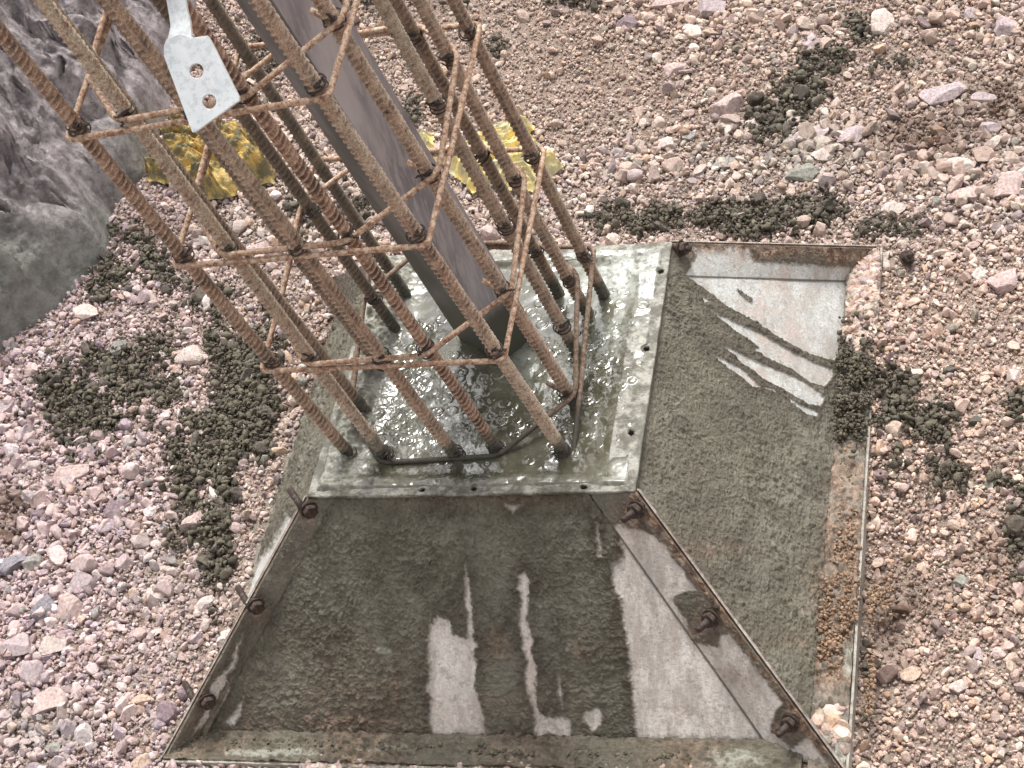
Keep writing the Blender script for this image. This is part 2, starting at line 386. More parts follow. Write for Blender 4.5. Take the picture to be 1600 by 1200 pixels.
SACK1 = [(250,200),(272,200),(312,216),(325,219),(375,216),(394,216),(403,231),(409,250),(434,266),(431,288),(412,291),(388,300),(362,309),(338,316),(316,309),(275,294),(253,284),(231,284),(228,266),(247,256),(262,244),(259,231),(269,219)]
SACK2 = [(650,212),(675,203),(678,238),(712,231),(750,216),(806,191),(825,184),(838,225),(862,238),(878,259),(869,275),(844,281),(838,278),(831,300),(800,297),(769,288),(741,302),(716,288),(700,266),(675,250)]
def spill_or_shade(px, py):      # where wet cement was splashed, and the dark shadow gap along the top
    q = np.stack([px, py], -1)
    return smooth(.50, .66, fbm(q, 1/30., 5, 3)*.62 + .20*noise(q, 1/7., 8) + .36*gauss(px, py, SPILL_SHADE))*smooth(.05, .4, gauss(px, py, SPILL_SHADE))
def palette(n, px, py, r):
    base = np.array([[.58,.455,.40],[.64,.52,.455],[.55,.44,.40],[.52,.42,.40],[.47,.40,.405],[.36,.30,.305],[.68,.585,.52],[.36,.345,.30],[.28,.275,.24],[.56,.42,.32],[.24,.185,.195],[.74,.68,.62]])
    wts = np.array([.2,.18,.14,.1,.07,.04,.13,.02,.015,.07,.02,.08]); c = base[r.choice(12, n, p=wts/wts.sum())]
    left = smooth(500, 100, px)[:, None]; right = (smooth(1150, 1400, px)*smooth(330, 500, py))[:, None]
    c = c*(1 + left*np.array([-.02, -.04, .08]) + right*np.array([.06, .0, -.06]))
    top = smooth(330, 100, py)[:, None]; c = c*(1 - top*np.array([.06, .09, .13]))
    gr = gauss(px, py, GREEN)[:, None]*(.35+.65*r.rand(n, 1)); c = c*(1-.7*gr) + .7*gr*np.array([.27, .275, .235])
    br = np.clip(gauss(px, py, BROWN)*1.5, 0, 1)[:, None]*(.5+.5*r.rand(n, 1)); c = c*(1-br) + br*np.array([.13, .075, .05])
    we = spill_or_shade(px, py)[:, None]; m = (r.rand(n, 1) < we*.93); c = np.where(m, c*.10+np.array([.055, .049, .036]), c)
    return c*np.array([.88, .845, .83])*r.uniform(.76, 1.14, (n, 1))
def field(n, dmin, dmax, pw, seed, ext, keep):
    r = np.random.RandomState(seed); x = r.uniform(ext[0], ext[1], n); y = r.uniform(ext[2], ext[3], n)
    z = zg(x, y); px, py = pix(np.stack([x, y, z], -1))
    D = dmin*(dmax/dmin)**(r.rand(n)**pw)
    m = keep(px, py, D, r)
    e = np.maximum(np.abs(x), np.abs(y)); m &= (e > B-.004+D*.3) | ((x < -BI-.006) & (x > -B-.01) & (np.abs(y) < BI))
    m &= ~inpoly(x, y, BW) | (pdist(x, y, BW) < .03)
    for sk in (SACK1, SACK2): m &= ~(inpoly(px, py, sk) & (pdist(px, py, sk) > 9))
    x, y, z, px, py, D = [q[m] for q in (x, y, z, px, py, D)]
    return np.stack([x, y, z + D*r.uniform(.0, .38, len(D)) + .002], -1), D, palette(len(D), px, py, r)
def inview(px, py, mg): return (px > -mg) & (px < 1600+mg) & (py > -mg) & (py < 1200+mg)
def k_small(px, py, D, r): return inview(px, py, 60) & (r.rand(len(px)) > .30+.45*gauss(px, py, SAND))
def k_mid(px, py, D, r): return inview(px, py, 120) & (r.rand(len(px)) < .40+.8*gauss(px, py, COARSE)-.40*gauss(px, py, SAND))
def k_big(px, py, D, r): return inview(px, py, 250) & (r.rand(len(px)) < .10+.9*gauss(px, py, COARSE)-.1*gauss(px, py, SAND))
def k_out(px, py, D, r): return ~inview(px, py, 60)
EXT = (-2.0, 1.1, -.85, 2.0)
parts = []
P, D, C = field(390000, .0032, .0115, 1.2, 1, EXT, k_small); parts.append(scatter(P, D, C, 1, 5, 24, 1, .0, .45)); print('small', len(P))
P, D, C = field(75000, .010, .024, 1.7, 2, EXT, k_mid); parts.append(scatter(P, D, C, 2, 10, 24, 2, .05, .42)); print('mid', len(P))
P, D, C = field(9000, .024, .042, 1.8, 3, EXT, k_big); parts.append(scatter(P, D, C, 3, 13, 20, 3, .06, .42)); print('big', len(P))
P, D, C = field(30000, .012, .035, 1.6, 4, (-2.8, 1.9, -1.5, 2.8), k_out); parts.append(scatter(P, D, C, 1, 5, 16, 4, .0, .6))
# pebbles lying on the far end of the right base ledge
r = np.random.RandomState(5); n = 900; X_ = r.uniform(BI+.004, B-.002, n); Y_ = r.uniform(.27, .52, n); D = r.uniform(.006, .026, n)
C = palette(n, np.full(n, 1345.), np.full(n, 450.), r); parts.append(scatter(np.stack([X_, Y_, -H+.006+D*.25], -1), D, C, 2, 7, 16, 6))
n = 1500; X_ = r.uniform(-.3, .44, n); Y_ = -B+.01+np.abs(r.randn(n))*-.012; D = r.uniform(.006, .02, n)
C = palette(n, np.full(n, 900.), np.full(n, 1180.), r); parts.append(scatter(np.stack([X_, Y_, -H-.004+D*.3], -1), D, C, 2, 7, 16, 7))
n = 60; X_ = r.uniform(BI+.006, B-.004, n); Y_ = r.uniform(-.50, -.42, n); D = r.uniform(.008, .028, n)
C = palette(n, np.full(n, 1345.), np.full(n, 1100.), r); parts.append(scatter(np.stack([X_, Y_, -H+.004+D*.25], -1), D, C, 2, 7, 16, 8))
V = []; F = []; C = []; o = 0
for v, f, c in parts: V.append(v); F.append(f+o); C.append(c); o += len(v)
V = np.concatenate(V); print('gravel verts', len(V))
g = build('gravel', V, np.concatenate(F), M['gravel'], col=np.concatenate(C), flat=True)
tag(g, 'loose pinkish crushed stone spread over the ground around the steel formwork', 'gravel', kind='stuff')
# crumbs of spilled wet cement
def crumbs(L, per, seed, jit=1.):
    r = np.random.RandomState(seed); PX = []; PY = []
    for x, y, rx, ry, a in L:
        k = int(per*a*rx*ry/1000); PX.append(x+rx*.85*r.randn(k)); PY.append(y+ry*.85*r.randn(k))
    px = np.concatenate(PX); py = np.concatenate(PY)
    m = spill_or_shade(px, py) > r.uniform(.01, .75, len(px))
    px, py = px[m], py[m]; P = at(px, py, -H); x, y = P[:, 0], P[:, 1]
    D = .0026*(7.5)**(r.rand(len(px))**2.4)
    e = np.maximum(np.abs(x), np.abs(y)); m = ((e > B+.002) | ((x < -BI+.004) & (np.abs(y) < BI))) & (~inpoly(x, y, BW) | (pdist(x, y, BW) < .04)); x, y, D = x[m], y[m], D[m]
    P = np.stack([x, y, zg(x, y)+.006+r.uniform(0, .012, len(x))], -1)
    C = np.array([.100, .087, .062])*r.uniform(.6, 1.5, (len(x), 1))
    return P, D, C
P, D, C = crumbs(SPILL_SHADE, 340, 21); print('crumbs', len(P))
v, f, c = scatter(P, D, C, 2, 9, 24, 22, .40, .42)
tag(build('cement_crumbs', v, f, M['crumb'], col=c), 'dark wet cement crumbs splashed over the pale gravel, some darkening the top-edge shadow gap', 'cement spill', kind='stuff')
# single rocks ------------------------------------------------------------
COL = dict(lilac=(.50,.42,.43), pink=(.60,.47,.44), pale=(.68,.58,.53), white=(.78,.73,.68), purple=(.26,.20,.22), blue=(.26,.25,.28), grey=(.33,.32,.30), green=(.32,.33,.285), dark=(.10,.096,.075), tan=(.60,.46,.36))
ROCKS = [
 (1473,142,70,36,'lilac','broad flat lilac rock with a pointed left end near the upper right edge'),
 (1537,146,38,26,'lilac','angular lilac rock just right of the broad flat pointed one'),
 (1380,30,38,50,'pale','tall pale rock standing upright near the top right edge'),
 (1571,35,38,42,'lilac','rounded lilac rock in the top right corner'),
 (1517,12,30,24,'lilac','small lilac rock at the top edge beside a dark cement blob'),
 (1267,58,32,28,'lilac','grey lilac block left of the dark cement splashes at the top right'),
 (1110,14,52,40,'lilac','big lilac block on the top edge of the gravel'),
 (1048,6,62,28,'pink','long pink slab lying along the top edge'),
 (1078,42,24,34,'pale','upright pale pink stone below the slabs on the top edge'),
 (981,38,36,30,'purple','purple grey rock alone beside the dark sand at the top'),
 (1053,98,42,28,'pink','pink stone in the middle of the upper gravel'),
 (1134,162,50,52,'pink','large dusty pink rock left of the dark cement trail'),
 (1174,186,22,22,'pale','small rounded pale stone touching the dusty pink rock'),
 (1044,217,34,28,'pale','rounded pale rock with faint grey spots above the formwork'),
 (1074,204,26,20,'grey','half dark grey stone right of the spotted pale rock'),
 (964,231,27,27,'lilac','round lilac stone right of the flat yellow sack'),
 (986,234,18,16,'green','small smooth green pebble beside the round lilac stone'),
 (1131,246,48,28,'grey','flat grey rock at the lower end of the dark cement trail'),
 (1270,202,74,36,'lilac','long lilac boulder shaped rock under the dark cement trail'),
 (1330,205,42,32,'lilac','wedge shaped lilac rock touching the long lilac one'),
 (1283,234,38,28,'pale','bright pinkish white chunk below the long lilac rock'),
 (1257,262,60,36,'green','large cement greyed rock below the bright pinkish chunk'),
 (1490,258,62,34,'pale','pale rock on top of the cluster near the right edge'),
 (1513,292,66,26,'pink','pink slab with a dark underside in the right edge cluster'),
 (1578,286,66,44,'pink','big smooth pink slab cut by the right edge'),
 (1390,318,46,30,'pale','pale pink rock above the far corner of the formwork'),
 (1547,194,34,25,'lilac','lilac rock beside the brown damp soil on the right'),
 (1482,568,25,20,'dark','round dark cement coated stone alone on the pale right gravel'),
 (1527,650,30,18,'dark','flat dark stone among the right hand gravel'),
 (1547,746,26,22,'green','oval grey green pebble near the lower right cement blobs'),
 (1567,438,44,40,'pink','large pink flake near the upper right of the fine gravel'),
 (1528,420,28,26,'white','whitish chip left of the large pink flake'),
 (1584,580,30,26,'pale','pale angular stone at the right edge halfway down'),
 (1502,893,30,24,'green','smooth grey green pebble low on the right gravel'),
 (1440,863,22,30,'tan','tan rounded block right of the rusty base ledge'),
 (1468,847,26,18,'pink','dusky pink oval pebble above the tan block'),
 (1421,1030,36,26,'tan','pale tan rock in the sandy patch at the lower right'),
 (1497,1063,32,28,'pale','pale angular rock at the lower right'),
 (1528,1013,20,20,'lilac','small violet stone at the lower right'),
 (108,738,68,40,'pink','long pink rock at the upper part of the left stones'),
 (58,777,36,38,'pink','blocky pink stone below the long pink one at the left'),
 (146,777,36,24,'pink','flat pink stone right of the blocky pink one'),
 (177,790,38,34,'purple','mauve split stone among pale stones on the left'),
 (300,812,46,44,'pink','big pale pink rock nearest the left side of the formwork'),
 (33,815,28,26,'pink','rounded pink stone beside a dark soil gap on the left'),
 (125,904,46,44,'lilac','cracked lilac rock above the round dark blue one'),
 (67,942,46,48,'blue','round dark blue grey rock at the left'),
 (16,877,52,42,'blue','blue grey rock cut by the left edge'),
 (43,879,38,36,'grey','brownish grey rock touching the blue one at the left edge'),
 (104,946,50,42,'pink','broad pink rock right of the round dark blue one'),
 (22,1005,56,44,'lilac','large pink lilac rock at the left edge'),
 (79,1001,46,36,'pale','pale rounded rock below the round dark blue one'),
 (42,1045,44,46,'lilac','rough lilac rock below the pale rounded one at lower left'),
 (70,1092,60,38,'pink','flat pink slab above the greenish pebbles at lower left'),
 (225,1099,40,24,'tan','smooth tan stone on the sandy gravel at lower left'),
 (241,921,34,28,'pale','white pink stone left of the formwork half way down'),
 (220,1190,42,24,'tan','tan flat rock at the bottom edge left of the formwork'),
 (79,1166,32,22,'green','largest green grey pebble in the lower left corner'),
 (34,675,30,30,'lilac','lilac rock at the left edge above the pink ones'),
 (8,636,28,28,'lilac','pale lilac rock cut by the left edge under the grey mound'),
 (145,692,28,30,'lilac','upright lilac stone below the dark cement patch'),
 (245,547,26,20,'white','bright white pink angular stone on the dark cement patch'),
 (130,486,48,34,'pale','pale rock with grey crust at the foot of the grey mound'),
 (197,356,42,26,'purple','dark purple rock beside the foot of the grey mound'),
 (404,384,44,28,'pink','dusty pink stone seen between the cage bars'),
 (298,549,48,42,'pale','pale pink rock half covered by dark cement at left of the cage'),
 (180,538,30,32,'grey','grey streaked scrap of plastic film left of the pale half covered rock'),  # stands for plastic film, though shaped like the stones
 (1560,1010,26,20,'pink','pink stone close to the lower right edge'),
]
right_dir = MC[:, 0].copy(); right_dir[2] = 0; right_dir /= np.linalg.norm(right_dir)
fwd = np.array([-right_dir[1], right_dir[0], 0])
for k, (px, py, wd, ht, cn, lab) in enumerate(ROCKS):
    P = at(px, py, -H+.01); sc = FPX/((CAM-P)@MC[:, 2])
    v, f = rockshape(4, 15, .07, 900+k, .45, .85); r = np.random.RandomState(k)
    v = v + .05*(fbm(v+k, 5, 3, k)[:, None]-.5)*v
    v = v/np.abs(v).max(0)
    hx = wd/sc/2*1.08; hz = min(wd, ht)/sc/2*.75; hy = max(ht/sc/2*1.15, hx*.5)
    rz = r.uniform(-.25, .25); c_, s_ = math.cos(rz), math.sin(rz)
    q = np.stack([v[:, 0]*hx*c_-v[:, 1]*hy*s_, v[:, 0]*hx*s_+v[:, 1]*hy*c_, v[:, 2]*hz], -1)
    W = q[:, :1]*right_dir + q[:, 1:2]*fwd + q[:, 2:]*np.array([0, 0, 1])
    z0 = float(zg(P[:1], P[1:2])[0]); col = np.array(COL[cn])*np.array([.86, .83, .83])*r.uniform(.92, 1.06)
    if cn == 'dark' : W = W*.95
    o = build('stone', W, f, M['crumb'] if cn == 'dark' else M['rock'], col=np.tile(col, (len(v), 1)), flat=True)
    o.location = (P[0], P[1], z0 + hz*.45); tag(o, lab, 'stone', 'larger rocks lying in the gravel')
# ------------------------------------------------------------------ grey mound
nx, ny = 760, 760
X, Y = np.meshgrid(np.linspace(-3.4, -.35, nx), np.linspace(.15, 3.4, ny), indexing='ij')
# warp for a ragged foot
P2 = np.stack([X, Y], -1); wx = X + .05*(fbm(P2, 7, 3, 41)-.5); wy = Y + .05*(fbm(P2, 7, 3, 47)-.5)
d = pdist(wx, wy, BW)*np.where(inpoly(wx, wy, BW), 1, -1)
hgt = np.where(d > 0, .62*(1-np.exp(-np.maximum(d, 0)/.30)) + .07*smooth(0, .025, d), -.10)
f1, f2, cid = cells(P2 + .06*(fbm(P2, 9, 2, 5)[..., None]-.5), 7, 3); g1_, g2_, c2 = cells(P2 + .03*(fbm(P2, 20, 2, 6)[..., None]-.5), 19, 8)
rough = smooth(0, .06, d)*(.06*(cid-.5)*smooth(0, .25, f2-f1) + .022*(c2-.5)*smooth(0, .2, g2_-g1_) + .10*(fbm(P2, 4, 5, 60)-.5))
sw1 = (fbm(P2, 3.2, 5, 91)*7) % 1; sw2 = (fbm(P2, 8, 4, 92)*6) % 1; sw3 = (fbm(P2, 20, 4, 93)*4) % 1
Z = zg(X, Y) + hgt + rough + smooth(0, .08, d)*(.055*(sw1-.5) + .028*(sw2-.5) + .010*(sw3-.5))
Pm = np.stack([X, Y, Z], -1)
# horizontal shove gives overhanging flakes
sh = (fbm(Pm, 9, 5, 70)-.5)*.07*smooth(0, .05, d); sh2 = (fbm(Pm, 11, 5, 75)-.5)*.06*smooth(0, .05, d)
V = np.stack([X+sh, Y+sh2, Z + .07*(fbm(Pm, 20, 5, 80)-.5)*smooth(0, .05, d)], -1).reshape(-1, 3)
keep = (d > -.05).ravel(); Fm = gridf(nx, ny); Fm = Fm[keep[Fm].all(1)]
px, py = pix(V); sl = np.clip(.25 + .75*smooth(250, 420, py)+.6*smooth(90, 250, px)*smooth(120, 220, py), 0, 1)
used = np.unique(Fm); mp = np.full(len(V), -1); mp[used] = np.arange(len(used))
o = build('rock_mound', V[used], mp[Fm], M['boulder'], attrs={'slurry': sl[used]})
tag(o, 'large purple grey rock bank smeared with grey cement slurry behind the left cage bars', 'rock mound')
# ------------------------------------------------------------------ formwork
form = empty('steel_formwork', (0, 0, -H)); tag(form, 'pyramid shaped steel formwork smeared with grey mortar and filled with wet cement', 'formwork')
def local(V): return np.asarray(V) - np.array([0, 0, -H])
def c2p(poly, ox, oy, s): return [(ox+x/s, oy+y/s) for x, y in poly]
NEAR = [c2p(p, 600, 760, 2.728) for p in [
 [(200,520),(190,600),(180,690),(190,800),(170,850),(195,900),(185,1000),(200,1050),(260,1080),(300,1110),(380,1105),(440,1070),(435,1000),(410,900),(390,850),(405,750),(385,700),(410,680),(390,650),(385,560),(375,430),(355,310),(345,330),(342,480),(355,540),(355,640),(300,620),(290,560),(230,545),(205,580)],
 [(570,370),(565,430),(580,480),(570,560),(590,680),(605,740),(598,800),(615,900),(625,940),(640,980),(635,1040),(665,1078),(710,1050),(760,1075),(805,1070),(805,985),(760,970),(690,975),(660,930),(650,850),(665,790),(635,700),(645,650),(618,560),(628,400),(605,350)],
 [(740,800),(735,870),(755,950),(770,955),(765,900),(758,810)],
 [(860,940),(840,980),(870,1030),(895,1050),(930,1020),(935,950),(900,935),(880,950)],
 [(965,330),(975,430),(1005,480),(1010,540),(1035,680),(1050,850),(1062,1020),(1080,1100),(1150,1160),(1200,1300),(1900,1300),(1900,740),(1100,290),(1000,180),(1010,300)],
 [(515,70),(550,118),(600,70)], [(900,140),(912,300),(940,300),(918,150)], [(735,565),(725,575),(738,585),(745,572)]]] + \
 [c2p(p, 200, 730, 2.554) for p in [[(470,640),(430,700),(400,790),(330,860),(300,980),(230,1090),(330,1010),(390,930),(410,890),(395,840),(430,800),(440,740)], [(472,900),(430,960),(380,1020),(430,1030),(460,980)], [(290,1080),(170,1180),(330,1180),(400,1120),(340,1080)], [(740,170),(735,210),(765,240),(770,190)]]]
RIGHT = [c2p(p, 1000, 330, 3.2) for p in [
 [(220,150),(250,240),(225,330),(330,400),(430,480),(560,550),(700,640),(850,720),(960,745),(1000,740),(1060,640),(1300,350),(1300,100)],
 [(340,490),(400,520),(480,560),(600,610),(740,690),(880,760),(960,790),(965,830),(920,880),(850,860),(750,790),(640,740),(560,690),(590,680),(500,620),(430,570)],
 [(285,410),(350,455),(320,460)],
 [(395,660),(460,690),(560,740),(680,790),(820,850),(920,930),(900,975),(840,970),(700,890),(600,830),(500,760)],
 [(310,690),(420,740),(510,790),(570,850),(600,880),(660,885),(685,915),(620,890),(560,880),(500,830),(400,760)],
 [(730,930),(800,970),(880,1000),(885,1030),(830,1020),(770,970),(740,950)]]]
RDARK = [c2p(p, 1000, 330, 3.2) for p in [[(805,280),(850,270),(960,290),(1020,330),(1010,345),(880,340),(830,310)], [(480,390),(560,440),(550,460),(490,410)], [(620,270),(690,300),(720,330),(650,300)]]]
LEFT = [[(452,800),(425,850),(395,885),(372,945),(350,985),(338,1040),(352,1020),(372,985),(405,935),(440,870),(470,815)]]
def plate(name, p00, p10, p01, p11, nu, nv, mat, polys, dark, nrm, thick=.004, coat0=1., disp=.0022, seed=0, rustf=None, palef=None, wet_shadef=None, parent=form, roughen=1., wob=1., streak=None, soft=1.):
    """p00-p10 top edge, p01-p11 foot; grid with mortar relief, a back sheet and closed rim"""
    a, b = np.meshgrid(np.linspace(0, 1, nu), np.linspace(0, 1, nv), indexing='ij'); a = a[..., None]; b = b[..., None]
    P = (p00*(1-a)+p10*a)*(1-b) + (p01*(1-a)+p11*a)*b
    px, py = pix(P); wv = wob*((fbm(P, 60, 3, seed+1)-.5)*5 + (fbm(P, 260, 3, seed+3)-.5)*7); wv2 = wob*((fbm(P, 60, 3, seed+2)-.5)*5 + (fbm(P, 260, 3, seed+5)-.5)*7)
    bare = np.zeros(px.shape); wet = np.zeros(px.shape)  # wet: wet mortar plus the painted crease shadow line
    for q in polys:
        i = inpoly(px+wv, py+wv2, q); dd = pdist(px+wv, py+wv2, q)
        bare = np.maximum(bare, np.where(i, smooth(soft*(-.8+3.5*(fbm(P, 120, 2, seed+41)-.3)), soft*(3+6*fbm(P, 200, 2, seed+40)), dd), 0)); wet = np.maximum(wet, np.where(i, 0, smooth(20, 3, dd)))
    for q in dark:
        i = inpoly(px+wv, py+wv2, q); bare = np.where(i, 0, bare)
    coat = coat0*(1-bare)
    if wet_shadef is not None: wet = np.maximum(wet, wet_shadef(px, py))
    bare = bare*(1-.55*soft*smooth(.56, .66, fbm(P, 55, 4, seed+44)))
    wet = np.clip(wet*np.where(wet > 1, 1, (1-bare)*(.4+.6*fbm(P, 30, 3, seed+4))), 0, 1)
    PS = P if streak is None else np.stack([P@streak[0]*.8, P@streak[1]*1.15, P@streak[2]], -1)
    lump = np.clip(fbm(PS, 110, 4, seed+7)-.45, 0, 1)*2.4*(.35+.65*smooth(.35, .6, fbm(P, 12, 3, seed+8))); fine = fbm(P, 330, 3, seed+9)-.5
    flk = (fbm(P, 42, 4, seed+33)*5) % 1
    crust = np.clip(1-np.abs(fbm(P, 95, 4, seed+52)*2-1)*3.2, 0, 1)
    relief = coat*(disp*.38*crust*(.3+.7*fbm(P, 25, 2, seed+53)) + disp*.35*flk + disp*.45 + disp*1.7*lump*roughen + .0022*fine*roughen + .0026*np.clip(noise(P, 210, seed+71)-.62, 0, 1)*roughen) + .0005*fine
    big = .0025*(fbm(P, 9, 3, seed+12)-.5)
    Q = P + nrm*(relief+big)[..., None]
    F1 = gridf(nu, nv); n = nu*nv; Bk = P - nrm*thick
    V = np.concatenate([Q.reshape(-1, 3), Bk.reshape(-1, 3)]); F2 = gridf(nu, nv, n)[:, ::-1]
    idx = np.arange(n).reshape(nu, nv); rim = np.concatenate([idx[:, 0], idx[-1, 1:], idx[-2::-1, -1], idx[0, -2:0:-1]]); r2 = np.roll(rim, -1)
    F3 = np.stack([rim, r2, r2+n, rim+n], 1)
    rust = np.zeros(px.shape) if rustf is None else np.clip(rustf(px, py), 0, 1)
    pale = np.zeros(px.shape) if palef is None else np.clip(palef(px, py), 0, 1)
    z = np.zeros(n)
    return build(name, local(V), np.concatenate([F1, F2, F3]), mat, parent, attrs={'coat': np.r_[coat.ravel(), z+1], 'rust': np.r_[rust.ravel(), z+.6], 'pale': np.r_[pale.ravel(), z], 'wet': np.r_[wet.ravel(), z]})
def nml(a, b, c):
    n = np.cross(b-a, c-a); n /= np.linalg.norm(n); return n
FRT, NRT, NLT, FLT = at(1050, 378, 0.), at(992, 767, 0.), at(480, 776, 0.), at(592, 400, 0.)
ta, tz = A-.010, -.010
def plane_pt(px, py, ax, sgn):     # on the panel facing axis ax
    if ax == 'y': p0 = np.array([0, sgn*ta, tz]); n = np.array([0, sgn*(H+tz), (BI-ta)])
    else: p0 = np.array([sgn*ta, 0, tz]); n = np.array([sgn*(H+tz), 0, (BI-ta)])
    return on_plane(px, py, p0, n/np.linalg.norm(n))
def pan(ax, sgn, t): # point on panel plane: t 0 top..1 foot
    return (ta + (BI-ta)*t)*sgn, tz + (-H-tz)*t
# creases of the near panel (read off the plate) expressed as points on its plane
cr_t, cr_b = plane_pt(930, 784, 'y', -1), plane_pt(1216, 1190, 'y', -1)
cl_t, cl_b = plane_pt(519, 787, 'y', -1), plane_pt(322, 1152, 'y', -1)
def ext(p, q, z): return p + (q-p)*(z-p[2])/(q[2]-p[2])
cr_t, cr_b = ext(cr_t, cr_b, tz), ext(cr_t, cr_b, -H); cl_t, cl_b = ext(cl_t, cl_b, tz), ext(cl_t, cl_b, -H)
nN = nml(cl_t, cl_b, cr_b); nN = nN if nN[1] < 0 else -nN
top_dark = lambda px, py: smooth(60, 0, py-770)*.0
plate('side_panel', cl_t, cr_t, cl_b, cr_b, 640, 420, M['near'], NEAR, [], nN, seed=1, disp=.0040,
      rustf=lambda px, py: .5*gauss(px, py, [(540,1080,110,70,.6),(780,1010,18,30,1),(620,1075,14,40,1),(910,1015,14,20,1),(520,1130,150,25,1),(700,1150,120,14,.8),(830,780,300,12,.7),(975,860,12,50,.9),(810,1100,90,30,.5)]),
      palef=lambda px, py: gauss(px, py, [(816,890,26,40,.6),(890,810,18,12,.8),(600,1015,20,10,1),(870,1020,14,60,.4)]),
      wet_shadef=lambda px, py: .8*smooth(1060, 1150, py))['label'] = 'near sloping plate with two washed pale streaks in the mortar'
# right panel
SRT = None
fr_t, fr_b = plane_pt(1050, 431, 'x', 1), plane_pt(1325, 440, 'x', 1); fr_t, fr_b = ext(fr_t, fr_b, tz), ext(fr_t, fr_b, -H)
s_t = np.array([ta, -ta+.003, tz]); s_b = np.array([BI, -BI-.03, -H])
nR = nml(s_t, s_b, fr_b); nR = nR if nR[0] > 0 else -nR
dn_ = plane_pt(1300, 800, 'x', 1)-plane_pt(1090, 640, 'x', 1); dn_ /= np.linalg.norm(dn_); SRT = (dn_, np.cross(nR, dn_), nR)
plate('side_panel', fr_t, s_t, fr_b, s_b, 640, 440, M['right'], RIGHT, RDARK, nR, seed=31, disp=.0032, wob=.4, streak=SRT, soft=.25,
      rustf=lambda px, py: gauss(px, py, [(1290,950,30,60,.9),(1300,820,16,60,.7),(1240,1000,25,12,.6),(1110,860,60,14,.35),(1130,1010,60,10,.4)]),
      wet_shadef=lambda px, py: .9*smooth(1052, 1020, px-.16*(560-py)*.9)*0+.8*gauss(px, py, [(1300,620,20,60,1),(1180,910,80,20,.9),(1090,790,60,14,.7)]))['label'] = 'right sloping plate with pale diagonal streaks at its far end'
# left and far panels
nL = nml(np.array([-ta, ta, tz]), np.array([-BI, BI, -H]), np.array([-BI, -BI, -H])); nL = nL if nL[0] < 0 else -nL
plate('side_panel', np.array([-ta, -ta, tz]), np.array([-ta, ta-.02, tz]), np.array([-BI, -BI-.02, -H]), np.array([-BI, BI-.04, -H]), 420, 200, M['right'], LEFT, [], nL, seed=61, disp=.005)['label'] = 'steep looking left plate thick with mortar and one cream streak'
nF = nml(np.array([-ta, ta, tz]), np.array([BI, BI, -H]), np.array([-BI, BI, -H])); nF = nF if nF[1] > 0 else -nF
plate('side_panel', np.array([-ta, ta, tz]), np.array([ta, ta, tz]), np.array([-BI, BI, -H]), np.array([BI, BI, -H]), 200, 90, M['right'], [], [], nF, seed=81)
# corner strips: from the creases out to the corner edges
NRB, NLB, FRB, FLB = np.array([B, -B, -H]), np.array([-B, -B, -H]), at(1378, 391, -H), np.array([-B, B, -H])
STR = c2p([(220,100),(220,330),(1300,350),(1300,100)], 1000, 330, 3.2)
def strip(ct, cb, ot, ob, seed, polys, rustf, back, out, mat=M['near'], wet_shadef=None, palef=None):
    n = nml(ct, cb, ob)
    if n@out < 0: n = -n
    w0_ = wet_shadef or (lambda a_, b_: a_*0)
    (xa, ya), (xb, yb) = pix(ct), pix(cb)
    wet_shadef = lambda a_, b_: np.maximum(w0_(a_, b_), 2.2*smooth(2.6, .8, np.abs((a_-xa)*(yb-ya)-(b_-ya)*(xb-xa))/math.hypot(xb-xa, yb-ya)))  # dark line on the crease: the seam's shadow drawn into the colour
    o = plate('corner_flange', ct+n*.002, ot, cb+n*.002, ob, 110, 420, mat, polys, [], n, seed=seed, disp=.0016, rustf=rustf, wet_shadef=wet_shadef, palef=palef, coat0=.92)
    return n
ALL = [(0,0),(1700,0),(1700,1300),(0,1300)]
def edge_rust(px, py):
    t = (py-767)/(1216-767); ex = 992+t*(1321-992); return .9*smooth(20, 3, ex-px) + gauss(px, py, [(990,805,26,28,.8),(1100,985,30,30,.7),(1225,1140,28,28,.6),(1150,1060,40,30,.4)])
RS = [[(1000,820),(985,850),(965,850),(960,840),(950,1300),(1500,1300),(1140,1000),(1095,945),(1070,930),(1075,960),(1090,985),(1100,1010),(1120,1020),(1160,1020),(1000,815)]]
nS1 = strip(cr_t, cr_b, NRT-np.array([0,0,.004]), NRB+np.array([0,0,.004]), 101, [[(966,815),(985,822),(1012,828),(1040,850),(1070,892),(1092,924),(1068,925),(1052,935),(1075,965),(1085,1000),(1105,1005),(1120,1010),(1125,990),(1140,985),(1175,1030),(1225,1098),(1215,1110),(1205,1140),(1240,1165),(1262,1150),(1275,1160),(1340,1260),(1100,1260),(900,900)]],
            edge_rust, True, np.array([0, -1, 1.]), wet_shadef=lambda px, py: gauss(px, py, [(992,800,22,22,1),(1085,955,26,22,1),(1105,1000,20,20,.8),(1232,1135,28,24,1)]))
nS2 = strip(cl_t, cl_b, NLT-np.array([0,0,.004]), NLB+np.array([0,0,.004]), 111, NEAR[8:11], lambda px, py: gauss(px, py, [(480,800,16,20,.9),(400,950,14,20,.8),(322,1100,20,22,1),(300,1140,40,30,.4)]), True, np.array([0, -1, 1.]))
strip(fr_t, fr_b, FRT-np.array([0,0,.004]), FRB+np.array([0,0,.004]), 121, [[(1050,385),(1075,380),(1085,400),(1060,440),(1400,450),(1325,415),(1180,405),(1170,382)]],
      lambda px, py: .8*smooth(404, 386, py-.03*(px-1050)) + gauss(px, py, [(1190,395,24,16,.7),(1305,405,22,16,.7),(1350,400,60,20,.6)]), True, np.array([1, 0, 1.]), mat=M['right'], wet_shadef=lambda px, py: gauss(px, py, [(1065,395,16,30,1),(1195,400,24,14,.8),(1305,405,20,14,.8)]))
